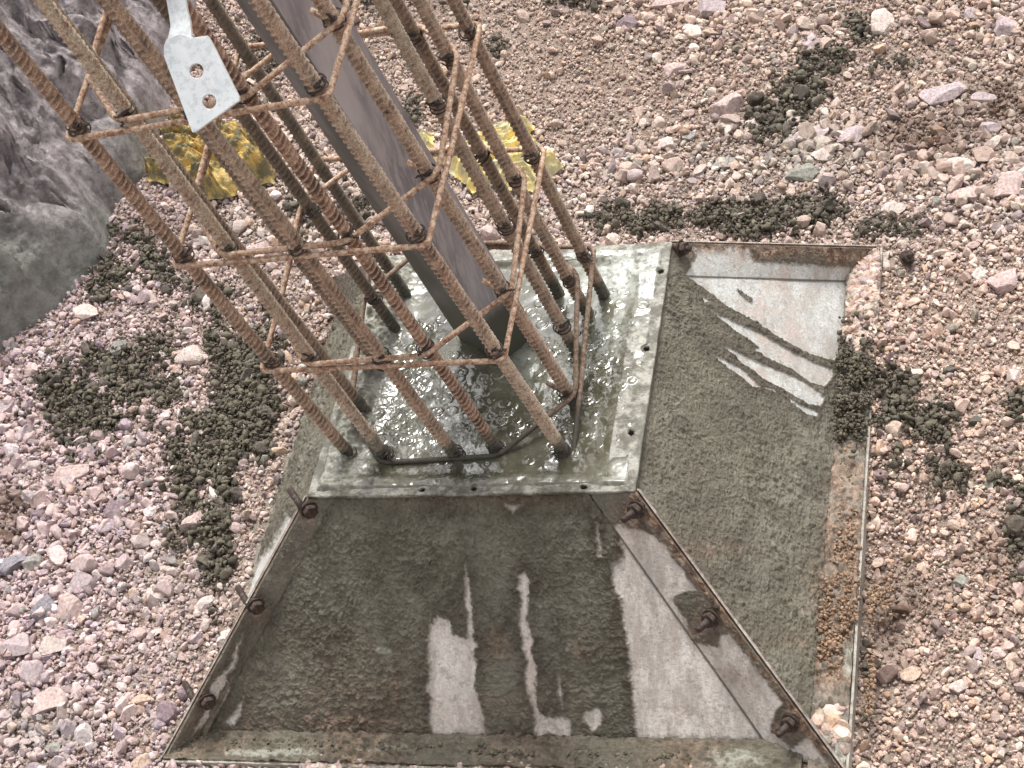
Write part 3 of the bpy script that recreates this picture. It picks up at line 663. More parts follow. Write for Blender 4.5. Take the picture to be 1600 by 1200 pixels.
# mating flanges on the hidden side of each corner, 4 mm behind, slightly prouder at the outer edge
def back_flange(ot, ob, it, ib, off, prd=.002):
    g = nml(it, ib, ob); g = g if g@off > 0 else -g
    e = (ot-it); e /= np.linalg.norm(e)
    a, b = np.meshgrid(np.linspace(0, 1, 8), np.linspace(0, 1, 60), indexing='ij'); a = a[..., None]; b = b[..., None]
    P = (it*(1-a)+(ot+e*prd)*a)*(1-b)+(ib*(1-a)+(ob+e*prd)*a)*b + g*.0048
    n = 480; V = np.concatenate([P.reshape(-1, 3), (P+g*.004).reshape(-1, 3)]); idx = np.arange(n).reshape(8, 60)
    rim = np.concatenate([idx[:, 0], idx[-1, 1:], idx[-2::-1, -1], idx[0, -2:0:-1]]); r2 = np.roll(rim, -1)
    build('mating_flange', local(V), np.concatenate([gridf(8, 60), gridf(8, 60, n)[:, ::-1], np.stack([rim, r2, r2+n, rim+n], 1)]), M['near'], form,
          attrs={'coat': np.full(2*n, .25), 'rust': np.full(2*n, .55), 'pale': np.full(2*n, .5), 'wet': np.zeros(2*n)})
back_flange(NRT-np.array([0,0,.004]), NRB+np.array([0,0,.004]), np.array([ta-.01,-ta+.01,tz-.01]), np.array([BI-.02,-BI+.02,-H+.002]), np.array([1, 1, -.2]))
back_flange(NLT-np.array([0,0,.004]), NLB+np.array([0,0,.004]), np.array([-ta+.01,-ta+.01,tz-.01]), np.array([-BI+.02,-BI+.02,-H+.002]), np.array([-1, 1, .2]))
back_flange(FRT-np.array([0,0,.004]), FRB+np.array([0,0,.004]), np.array([ta-.01,ta-.01,tz-.01]), np.array([BI-.02,BI-.02,-H+.002]), np.array([-1, 1, -.2]))
strip(np.array([-ta, ta-.02, tz]), np.array([-BI, BI-.04, -H]), FLT-np.array([0,0,.004]), FLB+np.array([0,0,.004]), 131, [], lambda px, py: px*0+.3, True, np.array([-1, 0, 1.]), mat=M['right'])
# base ledges
def ledge(name, q0, q1, q2, q3, seed, rustf, palef=None, nu=300, nv=40, coat0=.8, disp=.002):
    return plate(name, q0, q1, q2, q3, nu, nv, M['near'], [], [], np.array([0, 0, 1.]), seed=seed, rustf=rustf, palef=palef, coat0=coat0, disp=disp, thick=.006)
z1 = -H+.002
ledge('base_ledge', np.array([BI-.004, B, z1]), np.array([BI-.004, -B, z1]), np.array([B, B, z1]), np.array([B, -B, z1]), 141,
      lambda px, py: .85*smooth(640, 760, py)*(1-.6*smooth(1050, 1100, py)), lambda px, py: gauss(px, py, [(1330,1040,20,40,1),(1320,1180,30,50,1)]), disp=.011)['label'] = 'right base ledge caked with rust coloured dirt'
ledge('base_ledge', np.array([-B+.002, -BI+.004, z1+.003]), np.array([BI-.012, -BI+.004, z1+.003]), np.array([-B+.002, -B, z1+.003]), np.array([BI-.012, -B, z1+.003]), 151,
      lambda px, py: .25+.2*np.sin(px/40.), lambda px, py: gauss(px, py, [(430,1180,120,12,1),(600,1175,100,16,.7),(300,1165,50,20,.5),(1150,1190,90,30,.9)]), disp=.008, coat0=1.)
ledge('base_ledge', np.array([-BI+.004, -B, z1-.002]), np.array([-BI+.004, B, z1-.002]), np.array([-B, -B, z1-.002]), np.array([-B, B, z1-.002]), 161, lambda px, py: px*0+.15, disp=.006)
ledge('base_ledge', np.array([-BI, BI-.004, z1-.004]), np.array([BI-.01, BI-.004, z1-.004]), np.array([-BI, B, z1-.004]), np.array([BI-.01, B, z1-.004]), 171, lambda px, py: px*0+.4, nu=100, nv=12)
# upturned rims of the base ledges (right and near)
def rimbar(p, q, hgt, th, name='ledge_rim'):
    d_ = (q-p)/np.linalg.norm(q-p); s_ = np.cross(d_, [0, 0, 1])*th/2; n = 80; t = np.linspace(0, 1, n)[:, None]; C0 = p*(1-t)+q*t
    C0 = C0 + s_/th*.006*(noise(C0, 5, 3)[:, None]-.5)
    top = hgt + .002*(noise(C0, 40, 5)-.5); zz = np.array([0, 0, 1.])
    R_ = np.stack([C0-s_, C0+s_, C0+s_+zz*top[:, None], C0-s_+zz*top[:, None]], 1); V = R_.reshape(-1, 3)
    i, j = np.meshgrid(np.arange(n-1), np.arange(4), indexing='ij'); i = i.ravel(); j = j.ravel(); F = np.stack([i*4+j, i*4+(j+1) % 4, (i+1)*4+(j+1) % 4, (i+1)*4+j], 1)
    F = np.concatenate([F, [[3, 2, 1, 0]], [[(n-1)*4, (n-1)*4+1, (n-1)*4+2, (n-1)*4+3]]])
    m = len(V); return build(name, local(V), F, M['near'], form, attrs={'coat': np.full(m, .3), 'rust': np.full(m, .5), 'pale': np.full(m, .8), 'wet': np.zeros(m)}, flat=True)
rimbar(np.array([B+.0025, B, -H-.055]), np.array([B+.0025, -B, -H-.055]), .062, .004)
rimbar(np.array([B-.02, -B-.0025, -H-.055]), np.array([-B, -B-.0025, -H-.055]), .063, .004)
# top lips with bolt holes
def lip(p, q, r_, s_, holes, seed, name='top_lip'):
    """p-q outer edge, s_-r_ inner edge"""
    L_ = np.linalg.norm(q-p); nu = int(L_/.0022); nv = 26
    a, b = np.meshgrid(np.linspace(0, 1, nu), np.linspace(0, 1, nv), indexing='ij'); a = a[..., None]; b = b[..., None]
    P = (p*(1-a)+q*a)*(1-b)+(s_*(1-a)+r_*a)*b
    P[..., 2] += .0007*(fbm(P, 60, 3, seed)-.5)*2 + .0012*(fbm(P, 14, 2, seed+3)-.5)*2
    ok = np.ones(P.shape[:2], bool)
    for hx, hy in holes:
        c = at(hx, hy, 0.); dd = np.hypot(P[..., 0]-c[0], P[..., 1]-c[1]); i = dd < .0048; ok &= ~i
        k = (dd >= .0048) & (dd < .0068); s = .0048/np.maximum(dd, 1e-6)
        P[..., 0] = np.where(k, c[0]+(P[..., 0]-c[0])*s, P[..., 0]); P[..., 1] = np.where(k, c[1]+(P[..., 1]-c[1])*s, P[..., 1])
    n = nu*nv; V = np.concatenate([P.reshape(-1, 3), P.reshape(-1, 3)-np.array([0, 0, .006])]); F = gridf(nu, nv); F = F[ok.ravel()[F].all(1)]
    Fb = F[:, ::-1]+n
    e = np.concatenate([F[:, [0, 1]], F[:, [1, 2]], F[:, [2, 3]], F[:, [3, 0]]]); key = np.sort(e, 1); key = key[:, 0]*n*2+key[:, 1]
    uq, inv, cnt = np.unique(key, return_inverse=True, return_counts=True); be = e[cnt[inv] == 1]
    Fs = np.stack([be[:, 1], be[:, 0], be[:, 0]+n, be[:, 1]+n], 1)
    return build(name, local(V), np.concatenate([F, Fb, Fs]), M['lip'], form, flat=False)
def inn(p, sx, sy, wx_, wy_): return p + np.array([sx*wx_, sy*wy_, 0])
W1 = .030; W2 = .048
iNR, iNL, iFR, iFL = inn(NRT, -1, 1, W2, W1), inn(NLT, 1, 1, W2, W1), inn(FRT, -1, -1, W2, W1), inn(FLT, 1, -1, W2, W1)
lip(NLT, NRT, iNR, iNL, [(740,763),(912,761),(660,765)], 3); lip(NRT, FRT, iFR, iNR, [(1033,424),(1010,545),(986,676)], 5)
lip(FRT, FLT, iFL, iFR, [], 7); lip(FLT, NLT, iNL, iFL, [], 9)
# bolts
def bolt(px, py, n, plane_p, L_=.036, depth=.012):
    p = on_plane(px, py, plane_p, n); ax = Vector(n); Rm = ax.to_track_quat('Z', 'Y').to_matrix()
    bm = bmesh.new(); bmesh.ops.create_cone(bm, segments=16, radius1=.0058, radius2=.0052, depth=L_+depth, cap_ends=True)
    for v in bm.verts: v.co.z += (L_-depth)/2
    o = from_bm('bolt', bm, M['bolt'], form, flat=False); o.matrix_local = Matrix.Translation(Vector(local(p))) @ Rm.to_4x4()
    bm = bmesh.new(); bmesh.ops.create_cone(bm, segments=6, radius1=.0118, radius2=.0118, depth=.010, cap_ends=True)
    bmesh.ops.create_cone(bm, segments=20, radius1=.0145, radius2=.0145, depth=.0025, cap_ends=True, matrix=Matrix.Translation((0, 0, -.0060)))
    bmesh.ops.bevel(bm, geom=[e for e in bm.edges], offset=.0008, segments=1, affect='EDGES')
    for v in bm.verts: v.co.z += .008
    o2 = from_bm('nut', bm, M['bolt'], o)
for px, py in [(996,795),(1112,965),(1236,1128)]: bolt(px, py, nS1, cr_t)
for px, py in [(482,795),(399,945),(323,1094)]: bolt(px, py, nS2, cl_t, .012)
nS3 = nml(fr_t, fr_b, FRB); nS3 = nS3 if nS3@np.array([1, 0, 1.]) > 0 else -nS3
nb = (nS3 + .9*np.array([.9, .1, .1])); nb /= np.linalg.norm(nb)
for px, py, L_ in [(1062,388,.02),(1187,392,.03),(1301,402,.016)]: bolt(px, py, nb, fr_t, L_)
bolt(1416, 404, np.array([.5, -.3, .8])/np.linalg.norm([.5, -.3, .8]), np.array([.6, .5, -H-.004]), .02)
# bolt tails on the left side of the near-left corner
for px, py in [(384,938),(300,1088),(466,784)]:
    nb2 = -nS2; p = on_plane(px, py, NLT-nS2*.010, nS2)
    bm = bmesh.new(); bmesh.ops.create_cone(bm, segments=14, radius1=.0058, radius2=.0055, depth=.05, cap_ends=True)
    o = from_bm('bolt', bm, M['bolt'], form, flat=False); o.matrix_local = Matrix.Translation(Vector(local(p))+Vector(nb2)*.008) @ Vector(nb2).to_track_quat('Z', 'Y').to_matrix().to_4x4()
# ------------------------------------------------------------------ wet cement in the mouth
nx, ny = 470, 470
ui, vi = np.meshgrid(np.linspace(0, 1, nx), np.linspace(0, 1, ny), indexing='ij'); a = ui[..., None]; b = vi[..., None]
def pad(p, sx, sy, e=.006): return p + np.array([sx*e, sy*e, 0])
P = (pad(NLT, 1, 1)*(1-a)+pad(NRT, -1, 1)*a)*(1-b)+(pad(FLT, 1, -1)*(1-a)+pad(FRT, -1, -1)*a)*b
dn, df, dl, dr = vi*.51, (1-vi)*.51, ui*.51, (1-ui)*.51
px, py = pix(P); nz = fbm(P, 22, 4, 5)
zz = -.0065 + .0070*(fbm(P, 14, 3, 2)-.5) + .0030*(fbm(P, 22, 3, 3)-.5)
edge = np.minimum(np.minimum(dn-.028, df-.028), np.minimum(dl-.045, dr-.046)) + .022*(fbm(P, 26, 4, 77)-.55)   # <0 over the lip
over = smooth(.016, -.010, edge)
film = .0030*(nz-.48)*3 + .0006                                                   # film lying on the lip where positive
film = film + .004*gauss(px, py, [(1000,420,60,40,1),(940,400,60,16,1),(960,760,30,10,1),(500,765,40,16,1),(1000,560,26,60,.35),(600,760,80,8,.5),(850,755,60,8,.3)]) - .004*gauss(px, py, [(1030,500,16,60,1),(1015,620,14,60,1)])
film -= .010*smooth(.012, .0, np.minimum(np.minimum(dn, df), np.minimum(dl, dr)))
zz = zz*(1-over) + film*over
# thick mortar heaped on the left lip and back left corner
heap = smooth(.10, .02, dl)*smooth(.0, .05, df+.03) ; heap = np.maximum(heap, .8*smooth(.07, .0, df)*smooth(.22, .1, ui*.51))
hn = fbm(P, 34, 4, 13); zz = zz + heap*(.010 + .045*(hn-.33))*(1-.75*smooth(670, 715, py))*smooth(-.004, .02, np.minimum(dl, df))
heap_m = np.clip(heap*1.6, 0, 1)
# bubbles
r = np.random.RandomState(4); bub = np.zeros_like(zz); centres = []; pale_patch = gauss(px, py, [(985,420,62,34,1.),(940,395,50,14,1)])
CL = [(620,610,50,40,70),(700,660,60,35,70),(640,660,60,30,50),(740,600,70,50,40),(880,560,30,25,40),(850,480,30,30,26),(870,640,40,40,36),(960,490,60,40,40),(985,530,40,70,40),(700,560,60,50,30),(930,620,50,50,26),(800,660,80,40,36),(1010,450,40,30,20),(760,510,60,30,24),(600,700,60,30,20),(700,480,50,30,16),(960,580,30,50,24)]
for x, y, sx, sy, k in CL:
    for _ in range(int(k*1.5)): centres.append((x+sx*r.randn(), y+sy*r.randn(), .0013+.0075*r.rand()**2.6))
cw = at([c[0] for c in centres], [c[1] for c in centres], -.012)
flatP = P.reshape(-1, 3); bf = bub.ravel(); st = .51/(nx-1)
for (cx, cy, rad), w3 in zip(centres, cw):
    ci = (w3[0]-P[0, 0, 0])/(P[-1, 0, 0]-P[0, 0, 0])*(nx-1); cj = (w3[1]-P[0, 0, 1])/(P[0, -1, 1]-P[0, 0, 1])*(ny-1); kk = int(rad*2/st)+2
    i0, i1, j0, j1 = int(max(0, ci-kk-12)), int(min(nx, ci+kk+12)), int(max(0, cj-kk-12)), int(min(ny, cj+kk+12))
    if i0 >= i1 or j0 >= j1: continue
    sub = P[i0:i1, j0:j1]; dd = np.hypot(sub[..., 0]-w3[0], sub[..., 1]-w3[1])/rad
    bub[i0:i1, j0:j1] += rad*.13*np.exp(-((dd-1)/.22)**2) + rad*.10*np.clip(1-dd**2, 0, 1)
zz = zz + bub*(1-heap_m)*(edge > -.03)
zz = zz + .0009*(fbm(P, 80, 3, 19)-.5)*(1-.6*pale_patch) + .0012*heap_m*(fbm(P, 200, 3, 20)-.5)*2
for hx, hy in [(740,763),(912,761),(660,765),(1033,424),(1010,545),(986,676)]:
    c_h = at(hx, hy, 0.); zz = zz - .02*smooth(.0085, .0050, np.hypot(P[..., 0]-c_h[0], P[..., 1]-c_h[1]))
P[..., 2] = zz
milk = gauss(px, py, [(985,420,62,34,1.1),(940,395,50,14,1),(1010,380,45,14,.9),(880,450,24,18,.6),(630,610,40,26,.2),(960,520,30,30,.4),(820,560,24,40,.5),(870,590,18,24,.45),(985,740,34,14,.9),(700,700,80,20,.25)])  # scum patches, partly sky glints put in as pale colour
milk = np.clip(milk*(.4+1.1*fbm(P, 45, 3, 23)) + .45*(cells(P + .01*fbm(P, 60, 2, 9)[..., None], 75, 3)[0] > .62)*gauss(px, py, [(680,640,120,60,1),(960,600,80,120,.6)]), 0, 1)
dry = np.clip(heap_m + over*.55*smooth(.3, .7, nz) + .5*gauss(px, py, [(1000,600,24,120,1)]), 0, 1)*(1-.8*gauss(px, py, [(985,420,60,40,1)]))
o = build('wet_cement', P.reshape(-1, 3), gridf(nx, ny), M['wet'], attrs={'milk': milk.ravel(), 'dry': dry.ravel()})  # milk: scum with painted sky glints
tag(o, 'bubbly glossy wet grey cement filling the square mouth of the formwork', 'cement')
# ------------------------------------------------------------------ rebar cage
ZC = -.008; dvec = np.array([-.0216, -.0488, .2676]); dvec /= np.linalg.norm(dvec)
BARS = dict(
 f1=((548,712),(0,53),.15,0), f2=((604,712),(62,0),.85,0), f3=((714,712),(169,0),.3,0), f4=((778,702),(303,30),.0,0), f5=((880,708),(406,0),.5,0),
 r2=((897,632),(503,0),.55,0), r3=((901,551),(594,0),.55,.2), r4=((921,492),(653,0),.45,.1), r5=((947,463),(706,0),.2,.25),
 k2=((874,460),(615,0),.05,.45), k3=((785,462),(499,0),.1,.5), k4=((714,463),(390,0),.1,.5), k5=((636,465),(331,0),.05,.75),
 l2=((577,648),(68,0),.3,.3), l3=((603,580),(160,0),.3,.3), l4=((622,518),(375,178),.1,.7))
cage = empty('rebar_cage', (0, 0, ZC)); tag(cage, 'rusty rebar cage of ribbed bars and bent ties leaning out of the wet cement', 'rebar cage')
def lc(V): return np.asarray(V) - np.array([0, 0, ZC])
LINE = {}
RB = .0091
for kx, (name, (b_, t_, dust, mo)) in enumerate(BARS.items()):
    B0 = at(*b_, ZC)
    # direction: keep the cage's own depth, agree with the second reading
    q = near_line(t_[0], t_[1], B0, dvec); rr = rays(*t_); rr /= np.linalg.norm(rr); q = CAM + rr*((q-CAM)@rr)
    D_ = q-B0; D_ /= np.linalg.norm(D_); LINE[name] = (B0, D_)
    Lb = 1.42 + .05*random.random(); start = -.10; n = int(Lb/.00165); s = np.linspace(start, Lb, n)
    path = B0 + D_*s[:, None] + np.cross(D_, [0, 1, 0])*(.0025*np.sin(s*4+kx))[:, None]
    seg = 20; th = np.arange(seg)*2*math.pi/seg; rot = rng.rand()*6.28; pitch = .0105
    T = th[None, :]-rot; side = np.where(np.sin(T) > 0, 1, -1)
    env = np.clip(np.abs(np.sin(T))**.6*1.25, 0, 1); ph = (s[:, None]/pitch + side*(np.cos(T))*.42 + (side < 0)*.5)
    rib = np.clip(1-np.abs((ph % 1)-.5)*2*2.3 + .10, 0, 1)*env*(np.abs(np.sin(T)) > .2); longr = np.exp(-(np.sin(T)/.16)**2)*.8
    rb = np.maximum(rib, longr*np.ones_like(rib)); R_ = RB-.0010 + .0026*rb
    V, F = tube(path, RB, seg, rf=R_)
    above = np.repeat(s, seg); mm = np.clip(mo + smooth(.075, .02, above+.03*(noise(np.stack([above*20, above*0, above*0+kx], -1), 3, kx)-.5)) , 0, 1)
    du = dust*np.ones(len(V)-2)*(.2+1.6*noise(np.stack([above*4+kx*7, above*0], -1), 1, 4))
    o = build('rebar', lc(V), F, M['rebar'], cage, attrs={'rib': np.r_[rb.ravel(), 0, 0], 'dust': np.r_[np.clip(du, 0, 1), 0, 0], 'mortar': np.r_[mm, 1, 0]})
HOOP = [((548,712),(880,710),(922,395)), ((425,567),(777,548),(845,240)), ((290,402),(655,370),(747,45)), ((115,208),(495,142),None)]
def bar_at(name, p): return near_line(p[0], p[1], *LINE[name])
def hit(name, p0, n):
    B0, D_ = LINE[name]; return B0 + D_*(((p0-B0)@n)/(D_@n))
def rounded(pts, rad, closed=True):
    out = []; n = len(pts)
    for i in range(n):
        p = pts[i]
        if not closed and i in (0, n-1): out.append(p); continue
        a_, b_ = pts[i-1]-p, pts[(i+1) % n]-p; la, lb = np.linalg.norm(a_), np.linalg.norm(b_); k = min(rad, la*.4, lb*.4)
        s0, s1 = p+a_/la*k, p+b_/lb*k
        for t in np.linspace(0, 1, 7): out.append(s0*(1-t)**2+2*p*t*(1-t)+s1*t*t)
    return np.array(out)
def densify(P, step=.008, closed=True):
    out = []; n = len(P)
    for i in range(n if closed else n-1):
        p, q = P[i], P[(i+1) % n]; k = max(1, int(np.linalg.norm(q-p)/step))
        for t in range(k): out.append(p+(q-p)*t/k)
    if not closed: out.append(P[-1])
    return np.array(out)
def wire_knot(c, T, seed):
    r = np.random.RandomState(seed); T = T/np.linalg.norm(T); s1 = np.cross(T, r.randn(3)); s1 /= np.linalg.norm(s1); s2 = np.cross(T, s1); parts = []
    t = np.linspace(0, 2*math.pi*2.4, 60)
    tl = r.uniform(-.5, .5)
    pth = c + (.0123+.0013*np.sin(t*1.7))[:, None]*(np.cos(t)[:, None]*s1+np.sin(t)[:, None]*s2) + T*((t/15-.5)*.016 + tl*.012*np.cos(t))[:, None]
    parts.append(tube(pth, .00115, 5))
    e = (CAM-c); e /= np.linalg.norm(e); k = c+e*.0135; t = np.linspace(0, 5, 30)
    dr_ = s1*.6+r.randn(3)*.4; dr_ /= np.linalg.norm(dr_)
    parts.append(tube(k + dr_*(t*.0035)[:, None] + .0016*(np.cos(t*5)[:, None]*s2+np.sin(t*5)[:, None]*e), .0012, 5))
    blob = k + e*.0005; t = np.linspace(0, 12, 50); parts.append(tube(blob+.0032*np.stack([np.sin(t*1.3), np.cos(t), np.sin(t*.7)], -1), .0012, 5))
    V, F = join(parts); build('tie_wire', lc(V), F, M['wire'], cage)
seedk = 0; RT = .0041
planes = []
for lv, (fl, fr, br) in enumerate(HOOP):
    p1, p2 = bar_at('f1', fl), bar_at('f5', fr)
    p3 = bar_at('r5', br) if br else None
    if p3 is None:
        p3 = p2 + (planes[-1][2]-planes[-1][1]); 
    planes.append((p1, p2, p3))
planes.append(tuple(planes[-1][k]+(planes[-1][k]-planes[-2][k]) for k in range(3)))
for lv, (p1, p2, p3) in enumerate(planes):
    n = np.cross(p2-p1, p3-p2); n /= np.linalg.norm(n); n = n if n[2] > 0 else -n
    ux = (p2-p1)/np.linalg.norm(p2-p1); uy = np.cross(n, ux); off = RB+RT+.0012
    def bp(nm, ox, oy, up=0): return hit(nm, p1, n) + ux*ox*off + uy*oy*off + n*up
    outer = [bp('f1', -1, -1), bp('f5', 1, -1), bp('r5', 1, 1), bp('k5', -1, 1)]
    up = .0086
    o8 = [bp('f2', -.3, -1, up), bp('f4', .3, -1, up), bp('r2', 1, -.3, up), bp('r4', 1, .3, up), bp('k2', .3, 1, up), bp('k4', -.3, 1, up), bp('l4', -1, .3, up), bp('l2', -1, -.3, up)]
    for kk, (pts, hk) in enumerate(((outer, 1), (o8, 2))):
        path = densify(rounded([np.array(q) for q in pts], .011 if kk == 0 else .016)); 
        path = path + n*(.0022*(noise(path, 14, lv*3+kk)[:, None]-.5)) + ux*(.003*(noise(path, 9, lv+7)[:, None]-.5))
        pr = [tube(path, RT, 10, True)]
        c = np.array(pts[hk]); h1 = c + (outer[0]*.5+outer[2]*.5-c)/np.linalg.norm(outer[0]*.5+outer[2]*.5-c)*.048
        if kk == 1: pr.append(tube(densify(np.array([c - n*.0105, c*.55+h1*.45 - n*.012, h1 + n*.008]), .01, False), RT*.98, 9))
        V, F = join(pr); mo = np.full(len(V), .9 if lv == 0 else 0.)
        if lv == 0: mo = .55+.45*smooth(.03, .01, V[:, 2])
        build('stirrup', lc(V), F, M['tie'], cage, attrs={'mortar': mo})
    if lv < 4:
        for nm in ('f1','f2','f3','f4','f5','r2','r3','r4','r5','k2','l4'):
            seedk += 1; wire_knot(hit(nm, p1, n)+n*.005, LINE[nm][1], seedk)
# ------------------------------------------------------------------ steel angle
Lp, Rp = at(719, 531, ZC), at(840, 519, ZC)
# apex so that the two faces are square to each other: on the circle over L-R, read on the ridge line
mid = (Lp+Rp)/2; rad = np.linalg.norm(Rp-Lp)/2; best = None
for t in np.linspace(0, 2*math.pi, 721):
    c = mid + rad*np.array([math.cos(t), math.sin(t), 0]); x, y = pix(c)
    e = abs(x-(812+(y-606)/1.54))
    if y > 560 and (best is None or e < best[0]): best = (e, c, x, y)
AP = best[1]; print('apex', best[2:], 'legs', np.linalg.norm(AP-Lp), np.linalg.norm(AP-Rp))
dl_, dr2 = (Lp-AP), (Rp-AP); leg = (np.linalg.norm(dl_)+np.linalg.norm(dr2))/2
el, er = dl_/np.linalg.norm(dl_), dr2/np.linalg.norm(dr2); LL, LR = np.linalg.norm(dl_), np.linalg.norm(dr2)
q = near_line(425, 0, AP, dvec); rr = rays(425, 0); rr /= np.linalg.norm(rr); q = CAM+rr*((q-CAM)@rr); DA = (q-AP)/np.linalg.norm(q-AP)
tk = .013; prof = [(LL, 0), (LL, tk*.6), (LL-.004, tk), (tk+.010, tk), (tk+.003, tk+.003), (tk, tk+.010), (tk, LR-.004), (tk*.6, LR), (0, LR), (0, .0015), (.0015, 0)]
n = 260; s = np.linspace(-.10, 1.55, n); PP = np.array([AP + el*x_ + er*y_ for x_, y_ in prof]); V = (PP[None] + DA[None, None]*s[:, None, None]).reshape(-1, 3); k = len(prof)
i, j = np.meshgrid(np.arange(n-1), np.arange(k), indexing='ij'); i = i.ravel(); j = j.ravel(); F = np.stack([i*k+j, i*k+(j+1) % k, (i+1)*k+(j+1) % k, (i+1)*k+j], 1)
ss = np.repeat(s, k); mo = smooth(.15, .09, ss+.02*(noise(V, 25, 3)-.5))
o = build('steel_angle', V, [F, np.arange(k)[None, ::-1].copy(), (np.arange(k)+(n-1)*k)[None]], M['angle'], attrs={'mortar': mo, 'film': np.tile(np.array([1., 1, 0, 0, 0, 0, 0, 0, 0, 0, 1]), n)}, flat=True)  # film marks the left face: dried slurry and painted shade together
tag(o, 'long dark steel angle leg standing inside the rebar cage with its foot in wet cement', 'steel angle')
# ------------------------------------------------------------------ galvanised earthing strip
pB = near_line(315, 130, *LINE['f3']); dist = np.linalg.norm(pB-CAM)-.16; rr = rays(315, 130); rr /= np.linalg.norm(rr); SP = CAM+rr*dist
sn = -rr*.92 + np.array([-.25, -.1, .25]); sn /= np.linalg.norm(sn)
e1 = on_plane(375, 155, SP, sn)-on_plane(303, 207, SP, sn); e1 /= np.linalg.norm(e1); e2 = np.cross(sn, e1)
def s2(px, py):
    p = on_plane(px, py, SP, sn)-SP; return float(p@e1), float(p@e2)
cu = bpy.data.curves.new('strip', 'CURVE'); cu.dimensions = '2D'; cu.fill_mode = 'BOTH'; cu.extrude = .0022; cu.bevel_depth = .0006
def spl(pts):
    sp = cu.splines.new('POLY'); sp.points.add(len(pts)-1); sp.use_cyclic_u = True
    for i, (x_, y_) in enumerate(pts): sp.points[i].co = (x_, y_, 0, 1)
spl([s2(*p) for p in [(258,88),(258,72),(262,62),(283,54),(302,60),(325,57),(331,66),(374,152),(374,157),(306,206),(302,206)]])
for hx, hy in ((308,111),(328,159)):
    c = s2(hx, hy); spl([(c[0]+.0085*math.cos(t), c[1]+.0085*math.sin(t)) for t in np.linspace(0, 2*math.pi, 28, endpoint=False)])
co = bpy.data.objects.new('tmp', cu); S.collection.objects.link(co); dg = bpy.context.evaluated_depsgraph_get()
me = bpy.data.meshes.new_from_object(co.evaluated_get(dg)); bpy.data.objects.remove(co)
bm = bmesh.new(); bm.from_mesh(me)
Rs = np.stack([e1, e2, sn], 1)
for v in bm.verts: v.co = Vector(Rs@np.array(v.co) + SP)
# stem: swept strip with a joggle
ctr = [(283,76,0),(281,66,.001),(279,50,-.004),(277,34,-.010),(272,18,-.014),(268,0,-.016),(262,-40,-.016),(250,-110,-.012),(238,-180,0),(225,-260,.01),(210,-340,.03)]; hw = [23,21.5,19.5,17,16,16,16,16,16,16,16]
hw = [h_*.95 for h_ in hw]
rows = []
cc = np.array(ctr, float); tt = np.linspace(0, len(ctr)-1, 70); cx_ = [np.interp(tt, range(len(ctr)), cc[:, i]) for i in range(3)]; hh = np.interp(tt, range(len(ctr)), hw)
for ksm in range(3):
    for a_ in cx_ + [hh]: a_[1:-1] = (a_[:-2]+a_[1:-1]*2+a_[2:])/4
for x_, y_, z_, h_ in zip(*cx_, hh):
    l_ = on_plane(x_-h_, y_+h_*.28, SP, sn)+sn*(z_-.004); r_ = on_plane(x_+h_, y_-h_*.28, SP, sn)+sn*z_
    g = np.cross(r_-l_, sn); rows.append([bm.verts.new(Vector(q_)) for q_ in (l_+sn*.0026, r_+sn*.0026, r_-sn*.0026, l_-sn*.0026)])
for r0, r1 in zip(rows[:-1], rows[1:]):
    for i in range(4): bm.faces.new((r0[i], r0[(i+1) % 4], r1[(i+1) % 4], r1[i]))
bm.faces.new(rows[0]); bm.faces.new(rows[-1][::-1]); bmesh.ops.recalc_face_normals(bm, faces=bm.faces)
o = from_bm('earthing_strip', bm, M['galv'], flat=True); tag(o, 'shiny galvanised flat strip with a two hole lug hanging before the cage', 'metal strip')
# ------------------------------------------------------------------ sacks
def sack(poly, mat, seed, hmax, ang, label, hole=None):
    xs = [p[0] for p in poly]; ys = [p[1] for p in poly]; st = .8
    gx, gy = np.meshgrid(np.arange(min(xs)-4, max(xs)+4, st), np.arange(min(ys)-4, max(ys)+4, st), indexing='ij'); nu, nv = gx.shape
    Q = np.stack([gx, gy], -1); wx_ = gx+7*(fbm(Q, 1/16., 3, seed)-.5)*2; wy_ = gy+7*(fbm(Q, 1/16., 3, seed+5)-.5)*2
    d_ = pdist(wx_, wy_, poly); ins = inpoly(wx_, wy_, poly)
    c_, s_ = math.cos(ang), math.sin(ang); al = (gx*c_+gy*s_); ac = (-gx*s_+gy*c_)
    wp = np.stack([al/70.+.7*fbm(Q, 1/40., 3, seed+8), ac/11.+2.2*fbm(Q, 1/30., 3, seed+9)], -1)
    rid = 1-np.abs(fbm(wp, 1.0, 4, seed+11)*2-1)*3.2; rid = np.clip(rid, 0, 1)
    f1, f2, cid = cells(Q+14*(fbm(Q, 1/20., 2, seed+3)[..., None]-.5), 1/34., seed); fac = np.clip((f2-f1), 0, .5)*1.2
    z = .008 + hmax*smooth(0, 14, d_)*(.25 + .55*rid + .35*fac*cid + .35*fbm(Q, 1/28., 3, seed+20)) + .002*(fbm(Q, 1/5., 3, seed+2)-.5)
    Pw = at(gx, gy, -H+.01); Pw[..., 2] = zg(Pw[..., 0], Pw[..., 1]) + .006 + z
    Pw[..., 0] += .01*(rid-.5); ok = ins.ravel()
    if hole is not None:
        pass
    F = gridf(nu, nv); F = F[ok[F].all(1)][:, ::-1]; us = np.unique(F); mp = np.full(nu*nv, -1); mp[us] = np.arange(len(us)); V = Pw.reshape(-1, 3)[us]
    c0 = V.mean(0); c0[2] = V[:, 2].min(); o = build('sack', V-c0, mp[F], mat); o.location = c0
    md = o.modifiers.new('thickness', 'SOLIDIFY'); md.thickness = .0012
    tag(o, label, 'sack', 'empty yellow woven sacks'); return o
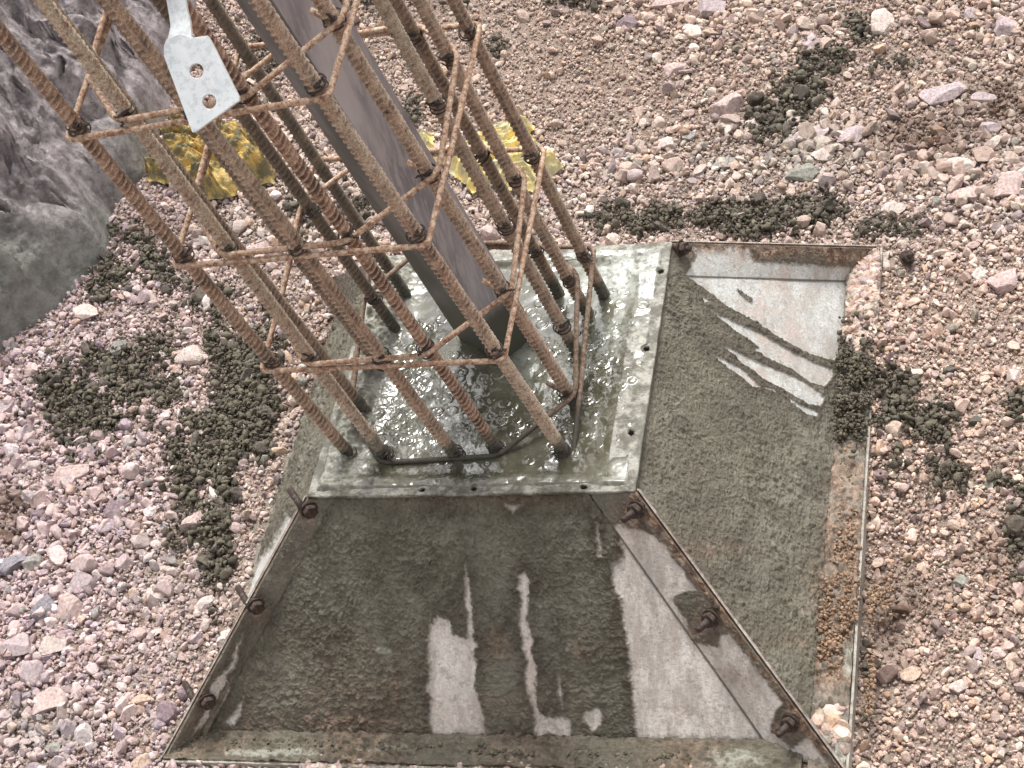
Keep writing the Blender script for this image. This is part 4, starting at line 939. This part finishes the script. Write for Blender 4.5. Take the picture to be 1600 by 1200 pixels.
sack(SACK1, M['sack'], 5, .072, .12, 'crumpled golden yellow woven sack bunched on the gravel at the foot of the grey mound')
sack(SACK2, M['sack2'], 9, .045, -.5, 'flattened pale yellow woven sack with greenish smears behind the right cage bars')
# ------------------------------------------------------------------ lumps on the right ledge
def clump(poly_blobs, z0, per, seed, colr, dm, name, label, cat, mat, lo=.75, hgt=.02, xr=None):
    r = np.random.RandomState(seed); P = []; 
    for x, y, rx, ry, a_ in poly_blobs:
        k = int(per*a_); q = at(x+rx*r.uniform(-1, 1, k), y+ry*r.randn(k)*.6, z0); q[:, 2] += r.uniform(0, 1, k)**1.5*hgt*a_; P.append(q)
    P = np.concatenate(P)
    if xr: P = P[(P[:, 0] > xr[0]) & (P[:, 0] < xr[1])]
    m = fbm(P, 45, 3, seed)+.25*r.rand(len(P)) > .60; P = P[m]
    D = dm*(3.2)**(r.rand(len(P))**1.8); C = np.array(colr)*r.uniform(.6, 1.5, (len(P), 1)); v, f, c = scatter(P, D, C, 2, 3, 16, seed+1, .4, .75)
    o = build(name, v, f, mat, col=c); tag(o, label, cat, kind='stuff'); return o
clump([(1340,560,26,40,1),(1338,610,28,40,1.2),(1330,660,24,34,1),(1350,520,14,30,.6),(1322,730,10,40,.12)], -H+.004, 1500, 301, (.105,.090,.064), .0030, 'mortar_clods', 'dark wet mortar clods heaped on the right base ledge', 'mortar', M['crumb'], hgt=.026, xr=(BI-.012, B+.004))
clump([(1330,740,14,40,.25),(1322,860,18,40,.5),(1325,800,16,60,.35),(1318,940,22,40,.6),(1305,975,24,34,1),(1298,1015,18,22,.8),(1268,996,12,6,.12),(1300,1040,14,16,.5),(1330,900,14,40,.4),(1375,940,18,26,.3),(1360,1050,7,60,.3)], -H+.004, 1500, 311, (.25,.165,.11), .0028, 'rusty_soil', 'crumbly rust brown soil lying on the right base ledge', 'soil', M['crumb'], hgt=.020)
clump([(420,1165,150,8,.8),(640,1172,120,7,.9),(850,1180,90,6,.9),(1020,1186,60,6,.8),(330,1160,40,8,.6)], -H+.007, 420, 321, (.12,.105,.075), .0028, 'mortar_crumbs', 'thin line of mortar crumbs along the near base ledge', 'mortar', M['crumb'], hgt=.008)
print('done')
